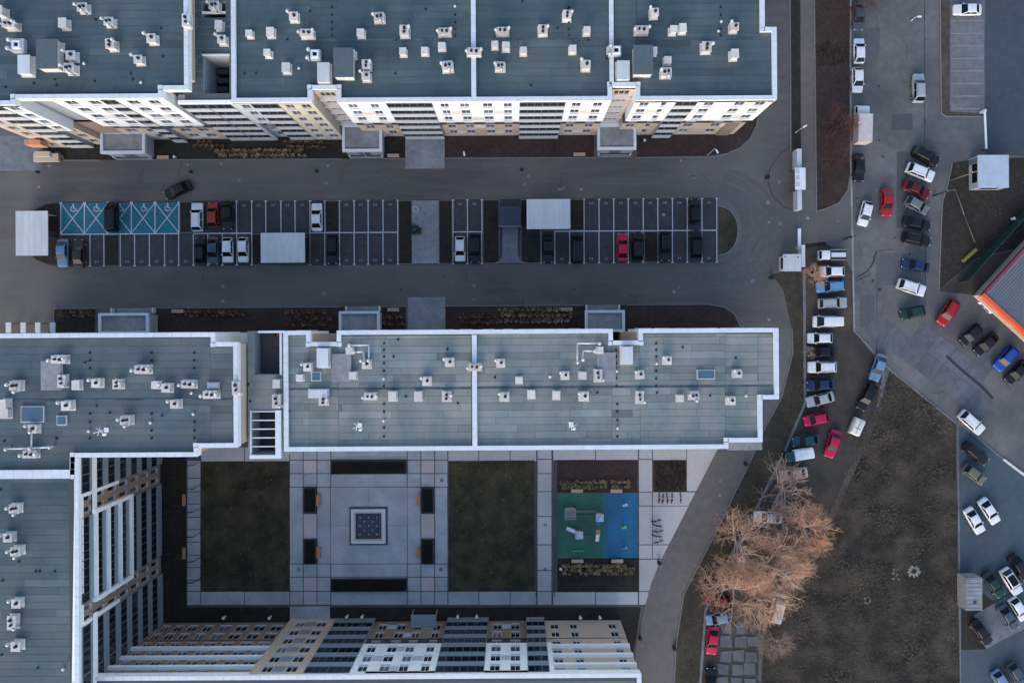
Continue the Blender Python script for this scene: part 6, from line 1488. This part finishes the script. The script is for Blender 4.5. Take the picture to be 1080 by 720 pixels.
bin_me = [('bin_body', MB().tube((0, 0, 0), (0, 0, .85), .26, .32, 10).mesh('bin_body', ['metal_dark'])), ('lid', MB().tube((0, 0, .86), (0, 0, .98), .34, .2, 10).mesh('lid', ['cloth_dark']))]
for px, py, t in ((808, 188, 'on the tar seam left of the gate shelter'), (812.5, 293, 'at the kerb left of the guard booth'), (785.5, 488.5, 'on the curving lane below the middle block corner'), (694.5, 592, 'at the paved corner of the curving lane'), (674.5, 671, 'near the south block corner'), (710.5, 682, 'at the outer kerb of the curving lane'), (40.5, 182, 'at the left end of the north drive'), (202, 181.5, 'on the north drive above the blue bays'), (334.5, 181, 'on the north drive above the white sedan'), (550, 179.5, 'on the north drive above the navy hood')):
    x, y = G(px, py); o = thing('litter_bin', 'small dark litter bin ' + t, 'litter bin', (x, y, .005), 0, 'litter bins')
    if 'drive' in t: o.scale = (.8, .8, .5)
    for nm, me in bin_me: link(nm, me, o)
cov = [MB().disc(0, 0, 0, .012, .32, 14).disc(0, 0, .0125, .02, .24, 14, 1).mesh('manhole_cover', ['cover', 'kerb']), MB().disc(0, 0, 0, .012, .3, 14, 1).disc(0, 0, .0125, .02, .2, 14).mesh('manhole_cover', ['concrete', 'cover'])]
for i, (px, py) in enumerate([(52, 175), (198, 174), (233, 172.5), (41, 197), (252, 190), (346, 175), (344, 193), (505, 174.5), (546, 163), (557, 186), (553, 194.5), (590, 200), (594, 199), (613, 200), (505, 174), (718, 169.5), (732, 186.5), (732, 186), (822, 192), (810, 213.5), (235, 302), (235, 317.5), (341.5, 309.5), (500, 301.5), (500, 316), (711, 308), (716, 302.5), (811, 234.5), (823, 235.5), (852, 230), (884, 233), (700, 226.5), (794, 296.5), (811, 337), (760, 507), (759, 522), (677, 680), (817, 412), (466, 506), (315, 600), (465, 600), (575, 553), (575, 600), (709, 558), (697, 597), (1000, 385), (872, 388)]):
    x, y = G(px, py); z = .103 if 480 < py < 640 and px < 700 else .008
    o = link('manhole_cover', cov[i % 2], None, (x, y, z)); zone = 'courtyard paving' if z > .05 else 'north drive above the parking island' if py < 205 and px < 760 else 'drive below the parking island' if 280 < py < 330 and px < 760 else 'parking island bay' if px < 760 and py < 300 else 'curving lane' if py > 400 and px < 830 else 'junction by the gate shelter' if px < 900 and py < 340 else 'east parking ground'
    tag(o, 'round manhole cover in the ' + zone, 'manhole cover', 'manhole covers in the ' + zone)
gv = [('pipe', MB().tube((0, 0, 0), (0, 0, .9), .16, .16, 10).mesh('pipe', ['metal_white'])), ('cap', MB().tube((0, 0, .95), (0, 0, 1.2), .3, .08, 10).tube((0, 0, .9), (0, 0, .95), .3, .3, 10).mesh('cap', ['metal_white']))]
for px, py, t in ((367, 648, 'first from the left'), (383, 648, 'second from the left'), (483, 648, 'third from the left'), (503, 648, 'fourth from the left'), (611.5, 649, 'fifth from the left'), (632, 649, 'rightmost'), (238, 649, 'left of the plain paved strip'), (286, 649, 'nearest the plain paved strip')):
    x, y = G(px, py); o = thing('vent_pipe', 'white mushroom vent pipe in the south border, ' + t, 'vent pipe', (x, y, .05), 0, 'vent pipes along the south border')
    for nm, me in gv: link(nm, me, o)
for px, py, t in ((679, 149, 'right of the right hand porch'), (186, 166.5, 'right of the first bench'), (165, 145.5, 'right of the first porch'), (406, 144, 'right of the second porch'), (591, 598.5, 'at the lower playground bed'), (673, 142, 'beside the right hand porch corner')):
    x, y = G(px, py); o = thing('bollard_light', 'small white bollard light ' + t, 'bollard', (x, y, .06), 0, 'bollard lights')
    link('pipe', gv[0][1], o).scale = (.8, .8, .7); link('cap', gv[1][1], o, (0, 0, -.27)).scale = (.9, .9, 1)
# stone ring and rubble on the earth plot
x, y = G(963.5, 602); o = thing('stone_ring', 'ring of pale rubble on the earth plot', 'stones', (x, y, .03))
rs = random.Random(4)
def rock(r, s):
    b = MB(); n = 6; rings = [[(s * q * math.cos(2 * math.pi * k / n) * r.uniform(.8, 1.2), s * q * math.sin(2 * math.pi * k / n) * r.uniform(.8, 1.2), s * z) for k in range(n)] for q, z in ((.9, 0), (1, .35), (.55, .7))]
    return b.loft(rings, sm=False).mesh('stone', ['stone'])
rocks = [rock(rs, 1) for _ in range(5)]
for k in range(90):
    t = rs.uniform(0, 6.28); q = rs.uniform(.5, 1.0); c = link('stone', rs.choice(rocks), o, (q * math.cos(t), q * math.sin(t) * .9, 0), rs.uniform(0, 6)); c.scale = (rs.uniform(.07, .17),) * 3
for px, py, R_, n, t in ((914.5, 632.5, .5, 16, 'small ring of stones left on the earth plot'), (943, 608, .0, 14, 'loose scatter of white rubble left of the stone ring'), (1001, 667, .0, 3, 'few pale stones near the container')):
    x, y = G(px, py); o = thing('stone_ring' if R_ else 'rubble', t, 'stones', (x, y, .03))
    for k in range(n):
        tt = 6.28 * k / n; dx, dy = (R_ * math.cos(tt), R_ * math.sin(tt)) if R_ else (rs.gauss(0, .5), rs.gauss(0, .9))
        c = link('stone', rs.choice(rocks), o, (dx, dy, 0), rs.uniform(0, 6)); c.scale = (rs.uniform(.06, .15),) * 3

# ================================================================== PLANTS
def tuft_mesh(seed, r_, h, n, m, w=.05):
    r = random.Random(seed); b = MB()
    for _ in range(n):
        t = r.uniform(0, 6.28); q = r_ * math.sqrt(r.random()); lean = r.uniform(.3, 1.0) * r_; x, y = q * .4 * math.cos(t), q * .4 * math.sin(t)
        tx, ty, tz = x + lean * math.cos(t), y + lean * math.sin(t), h * r.uniform(.55, 1); n_ = (-math.sin(t) * w, math.cos(t) * w)
        mx, my, mz = (x * .45 + tx * .55), (y * .45 + ty * .55), tz * .8
        b.quad((x - n_[0], y - n_[1], 0), (x + n_[0], y + n_[1], 0), (mx + n_[0], my + n_[1], mz), (mx - n_[0], my - n_[1], mz)); b.tri((mx - n_[0], my - n_[1], mz), (mx + n_[0], my + n_[1], mz), (tx, ty, tz))
    return b.mesh('grass_clump', [m])
TM = {m: [tuft_mesh(i + 10 * j, .42, .7, 34, m) for i in range(3)] for j, m in enumerate(('tuft', 'tuft_red', 'tuft_dark'))}
TR = random.Random(12)
def rowbed(x0, y0, x1, y1, nx, ny, m, label, group, z=.06, jit=1.0, sc=1.0, miss=.05):
    for j in range(ny):
        for i in range(nx):
            if TR.random() < miss: continue
            px = x0 + (x1 - x0) * (i + .5 + (.25 if j % 2 else -.25)) / nx + TR.uniform(-jit, jit); py = y0 + (y1 - y0) * (j + .5) / ny + TR.uniform(-jit, jit) * .6
            x, y = G(px, py, .4); o = link('grass_clump', TR.choice(TM[m]), None, (x, y, z), TR.uniform(0, 6.28)); o.scale = (TR.uniform(.75, 1.15) * sc,) * 3
            tag(o, label, 'grass clump', group)
rowbed(47, 160, 67, 169, 4, 2, 'tuft', 'tan grass clump at the left end of the north bed', 'clumps at the left end of the north bed')
rowbed(203, 148, 236, 157, 6, 2, 'tuft_red', 'tan grass clump in the upper patch right of the first porch', 'clumps right of the first porch'); rowbed(228, 157, 322, 167, 17, 2, 'tuft', 'tan grass clump in the long double row left of the second porch', 'clumps left of the second porch'); rowbed(300, 147, 342, 159, 8, 2, 'tuft_red', 'tan grass clump in the short rows nearest the second porch', 'clumps nearest the second porch')
rowbed(58, 326, 101, 334, 8, 2, 'tuft_red', 'brown grass clump in the small bed left of the left middle porch', 'clumps in the small lower left bed'); rowbed(193, 326, 259, 333, 12, 2, 'tuft_red', 'brown grass clump in the bed right of the left middle porch', 'clumps right of the left middle porch')
rowbed(302, 326, 348, 344, 8, 3, 'tuft_red', 'brown grass clump in the bed left of the central middle porch', 'clumps left of the central middle porch'); rowbed(403, 330, 427, 344, 5, 2, 'tuft_red', 'brown grass clump between central middle porch and concrete path', 'clumps by the concrete path')
rowbed(485, 330, 526, 342, 8, 2, 'tuft_red', 'brown grass clump in the left rows right of the concrete path', 'clumps right of the concrete path'); rowbed(526, 323, 602, 341, 13, 3, 'tuft', 'tan grass clump in the wide patch left of the right middle porch', 'clumps left of the right middle porch')
rowbed(591, 506, 665, 515.5, 17, 2, 'tuft', 'tan grass clump in the row above the playground', 'clumps above the playground', z=.12, sc=.85); rowbed(594, 594, 668, 606, 16, 3, 'tuft', 'tan grass clump in the rows below the playground', 'clumps below the playground', z=.12, sc=.85)
def cover(name, label, x0, y0, x1, y1, n, z, m, seed):
    X0, Y0, X1, Y1 = RC(x0, y0, x1, y1); r = random.Random(seed); b = MB()
    for _ in range(n):
        x, y = r.uniform(X0, X1), r.uniform(Y0, Y1)
        for k in range(5):
            t = r.uniform(0, 6.28); L = r.uniform(.12, .3); dx, dy = math.cos(t), math.sin(t); ww = .05
            b.tri((x - dy * ww, y + dx * ww, z), (x + dy * ww, y - dx * ww, z), (x + dx * L, y + dy * L, z + r.uniform(.1, .4)))
    tag(b.build(name, [m]), label, 'plants', kind='stuff')
cover('ground_cover', 'low dark plants filling the square brown bed', 690, 487, 723, 517, 320, .11, 'tuft_dark', 1)
cover('ground_cover', 'low dark plants in the long street bed', 860, 45, 894, 70, 160, .07, 'tuft_dark', 2)
cover('ground_cover', 'dark shrubs massed along the foot of the west block', 166, 490, 186, 610, 420, .05, 'tuft_dark', 3)
cover('ground_cover', 'dark shrubs massed in the south border left of the paved strip', 205, 641, 270, 652, 260, .05, 'tuft_dark', 4)
# evergreen by the island path
x, y = G(439, 244); o = thing('evergreen_shrub', 'small dark evergreen on the island footpath', 'shrub', (x, y, .09))
MB().tube((0, 0, 0), (0, 0, 1.6), .08, .04, 8).build('trunk', ['wood_pale'], o); er = random.Random(2); b = MB()
for k in range(9):
    t = k * 2.4; q = er.uniform(.3, .75); leafy(b, q * math.cos(t) - .38, q * math.sin(t) - .38, q * math.cos(t) + .38, q * math.sin(t) + .38, .6, 1.9, 90, er, .13)
b.build('crown', ['green_leaf'], o)
x, y = G(439, 221.5); o = thing('stone_planter', 'round white planter bowl on the island footpath', 'planter', (x, y, .09)); MB().tube((0, 0, 0), (0, 0, .5), .35, .52, 14).build('bowl', ['light_panel'], o); MB().disc(0, 0, .501, .52, .42, 12).build('soil_fill', ['stone'], o)

# bare trees
def bare_tree(px, py, h, spread, label, colr, seed, twigs=1.0, dens=5, group='bare trees beside the earth plot', lean=(0, 0)):
    r = random.Random(seed); x, y = G(px, py); o = thing('bare_tree', label, 'tree', (x, y, 0), 0, group)
    tk = MB(); cr = MB()
    def grow(p, d, L, rad, lev):
        q = p + d * L; seg_ = tk if lev <= 2 else cr
        mid = p.lerp(q, .5) + Vector((r.gauss(0, 1), r.gauss(0, 1), r.gauss(0, .5))) * L * .06
        n = 6 if lev <= 1 else (5 if lev == 2 else 3)
        seg_.tube(p, mid, rad, rad * .82, n, cap=False); seg_.tube(mid, q, rad * .82, rad * .62, n, cap=False)
        if lev >= dens: return
        k = {0: 8, 1: 4, 2: 3, 3: r.choice((2, 3)), 4: 2, 5: 2}[lev]
        for i in range(k):
            t = r.uniform(.35, 1.0) if lev else r.uniform(.45, 1.0); s = p.lerp(q, t)
            side = Vector((r.gauss(0, 1), r.gauss(0, 1), r.gauss(0, .35))); side -= d * side.dot(d)
            if side.length < .01: continue
            nd = (d * (.55 if lev else .25) + side.normalized() * (.8 if lev else .95) + Vector((0, 0, .22))).normalized()
            grow(s, nd, L * r.uniform(.55, .78) if lev else spread * r.uniform(.42, .6), rad * .55, lev + 1)
        grow(q, (d + Vector((r.gauss(0, .25), r.gauss(0, .25), .1))).normalized(), L * .62 if lev else spread * .5, rad * .6, lev + 1)
    grow(Vector((0, 0, 0)), Vector((lean[0], lean[1], 1)).normalized(), h * .42, .024 * h + .02, 0)
    tk.build('trunk', [mat('bark_' + colr, BARK[colr][0], .9, var=.2, scale=4)], o); cr.build('crown', [mat('twig_' + colr, BARK[colr][1], .9, col2=BARK[colr][2], scale=.5)], o)
    return len(cr.f)
BARK = {'tan': ((.50, .37, .29), (.41, .24, .155), (.71, .46, .32)), 'orange': ((.48, .31, .22), (.44, .225, .13), (.70, .41, .26)), 'red': ((.07, .035, .03), (.06, .027, .025), (.12, .052, .046)), 'brown': ((.30, .235, .205), (.22, .155, .125), (.40, .29, .235))}
nt_ = 0
for a in ((818, 512, 9, 5.8, 'bare brown tree topmost of the clump, over the beige sedan', 'brown', 1, 1.0, 4), (838, 547, 8.5, 4.8, 'bare orange-brown tree at the right side of the clump', 'orange', 2), (772, 568, 9, 6.2, 'bare tan tree at the left side of the clump', 'tan', 3), (802, 588, 9.5, 6.2, 'bare tan tree in the middle of the clump', 'tan', 4),
          (768, 612, 8.5, 5.6, 'bare orange-brown tree at the lower left of the clump', 'tan', 5), (792, 624, 7.5, 5.0, 'bare tan tree left of the cream van', 'tan', 7), (826, 578, 8, 4.4, 'bare tan tree right of the clump centre', 'tan', 8), (812, 668, 5.5, 3.2, 'small dark bare shrub below the cream van', 'brown', 9)):
    nt_ += bare_tree(*a)
for a in ((874, 139, 6, 3.6, 'bare dark red tree beside the box truck', 'red', 21), (886, 0, 7, 5.0, 'bare dark red tree at the top of the street bed', 'red', 22), (876, 165, 5, 3.0, 'small bare red tree near the lower end of the street bed', 'red', 23)): nt_ += bare_tree(*a, group='bare red trees in the street bed')
nt_ += bare_tree(855, 291, 3.2, 2.2, 'small orange bare bush between guard booth and parked cars', 'orange', 31, 1.0, 4, group='orange bushes'); nt_ += bare_tree(851, 372, 2.2, 1.3, 'small brown bare bush left of the black lane sedan', 'brown', 32, 1.0, 4, group='orange bushes')
# dead grass on the earth plot, verge and waste ground
def scatter(name, label, poly, n, z, m, seed, s=(.10, .28), h=.16):
    w = P(poly); xs = [p[0] for p in w]; ys = [p[1] for p in w]; r = random.Random(seed); b = MB()
    def inside(x, y):
        c = False; j = len(w) - 1
        for i in range(len(w)):
            if (w[i][1] > y) != (w[j][1] > y) and x < (w[j][0] - w[i][0]) * (y - w[i][1]) / (w[j][1] - w[i][1]) + w[i][0]: c = not c
            j = i
        return c
    cl = [(r.uniform(min(xs), max(xs)), r.uniform(min(ys), max(ys)), r.uniform(.6, 2.6)) for _ in range(70)]
    k = 0
    while k < n:
        if r.random() < .7: c = r.choice(cl); x, y = r.gauss(c[0], c[2]), r.gauss(c[1], c[2])
        else: x, y = r.uniform(min(xs), max(xs)), r.uniform(min(ys), max(ys))
        if not inside(x, y): k += .2; continue
        k += 1
        for _ in range(4):
            t = r.uniform(0, 6.28); L = r.uniform(*s); ww = .025 + .03 * r.random(); dx, dy = math.cos(t), math.sin(t)
            b.tri((x - dy * ww, y + dx * ww, z), (x + dy * ww, y - dx * ww, z), (x + dx * L, y + dy * L, z + h * r.uniform(.3, 1)))
    tag(b.build(name, [m]), label, 'grass', kind='stuff')
scatter('dead_grass', 'matted dead grass over the earth plot', [(934, 388), (1009, 445), (1014, 740), (797, 740), (801, 658), (843, 603), (876, 528), (896, 483), (921, 430)], 11000, .035, 'dry_grass', 1, (.14, .42), .2)
scatter('dead_grass', 'thin dead grass on the strip along the curving lane', [(835, 346), (846, 300), (848, 425), (826, 476), (796, 536), (767, 589), (743, 643), (736, 725), (712, 725), (721, 626), (756, 559), (794, 480), (824, 419), (836, 372)], 3500, .05, 'dry_grass', 2)
scatter('dead_grass', 'thin dead grass on the dark waste ground', [(1004, 172), (1100, 168), (1100, 245), (1030, 272), (992, 303), (994, 214)], 450, .05, 'dry_grass', 3)

for nm_, pl_, sd_ in (('west', [(212, 487), (305, 487), (305, 623), (212, 623)], 5), ('east', [(474, 486), (563, 486), (563, 622), (474, 622)], 6)):
    scatter('lawn_grass', 'short ragged grass of the %s courtyard lawn' % nm_, pl_, 2600, .13, 'lawn', sd_, (.08, .2), .12)
    w = P(pl_); lr = random.Random(sd_); lm = MB()
    for _ in range(90):
        x, y, t = lr.uniform(w[0][0], w[1][0]), lr.uniform(w[2][1], w[0][1]), lr.uniform(0, 6.28); s_ = lr.uniform(.04, .12); c_, n_ = math.cos(t) * s_, math.sin(t) * s_
        lm.quad((x - c_, y - n_, .16), (x + n_ * .6, y - c_ * .6, .17), (x + c_, y + n_, .16), (x - n_ * .6, y + c_ * .6, .18))
    tag(lm.build('fallen_leaves', ['leaf']), 'few yellow leaves fallen on the %s courtyard lawn' % nm_, 'leaves', kind='stuff')
# ================================================================== PERSON on the street kerb
def person(px, py, ang, label):
    x, y = G(px, py); o = thing('person', label, 'person', (x, y, .0), R(ang))
    V = [(0, 0, .95), (0, 0, 1.2), (0, 0, 1.42), (.02, 0, 1.52), (.03, 0, 1.60), (.03, 0, 1.72), (.02, .1, .9), (.16, .1, .5), (.05, .1, .08), (.2, .1, .04), (-.02, -.1, .9), (-.08, -.1, .5), (-.28, -.1, .12), (-.15, -.1, .04),
         (0, .19, 1.38), (-.1, .25, 1.1), (.06, .27, .88), (0, -.19, 1.38), (.1, -.25, 1.1), (.28, -.25, .95)]
    E = [(0, 1), (1, 2), (2, 3), (3, 4), (4, 5), (0, 6), (6, 7), (7, 8), (8, 9), (0, 10), (10, 11), (11, 12), (12, 13), (2, 14), (14, 15), (15, 16), (2, 17), (17, 18), (18, 19)]
    rad = [.15, .14, .15, .06, .09, .09, .10, .07, .05, .045, .10, .07, .05, .045, .075, .055, .04, .075, .055, .04]
    me = bpy.data.meshes.new('body'); me.from_pydata(V, E, []); me.materials.append(M['cloth_dark']); b = link('body', me, o)
    md = b.modifiers.new('skin', 'SKIN'); 
    for i, sv in enumerate(me.skin_vertices[0].data): sv.radius = (rad[i], rad[i] * (1.25 if i in (1, 2) else 1)); sv.use_root = i == 0
    b.modifiers.new('sub', 'SUBSURF').levels = 1; b.modifiers['sub'].render_levels = 1
    hd = MB(); hd.loft([[(.03 + q * math.cos(2 * math.pi * k / 10), q * .85 * math.sin(2 * math.pi * k / 10), z) for k in range(10)] for q, z in ((.05, 1.70), (.115, 1.76), (.11, 1.81), (.03, 1.85))]); hd.build('hair', ['hair'], o)
    fc = MB(); fc.loft([[(.06 + q * math.cos(2 * math.pi * k / 10), q * .8 * math.sin(2 * math.pi * k / 10), z) for k in range(10)] for q, z in ((.04, 1.56), (.09, 1.62), (.095, 1.70), (.06, 1.76))]); fc.build('face', ['skin'], o)
    for s, hp in ((1, (.08, .27, .86)), (-1, (.31, -.25, .94))):
        hm = MB(); hm.tube(hp, (hp[0] + .03, hp[1], hp[2] - .09), .035, .04, 6)
        for k in range(4): hm.tube((hp[0] + .0 + k * .018, hp[1], hp[2] - .09), (hp[0] + .02 + k * .018, hp[1], hp[2] - .17), .01, .008, 5)
        hm.tube((hp[0] + .05, hp[1], hp[2] - .04), (hp[0] + .09, hp[1], hp[2] - .1), .011, .009, 5); hm.build('hand', ['skin'], o)
person(889.5, 252.5, 20, 'person in dark clothes walking beside the white pickup toward the street')
person(893.5, 251, 20, 'person in dark clothes walking ahead, nearest the pale kerb line')
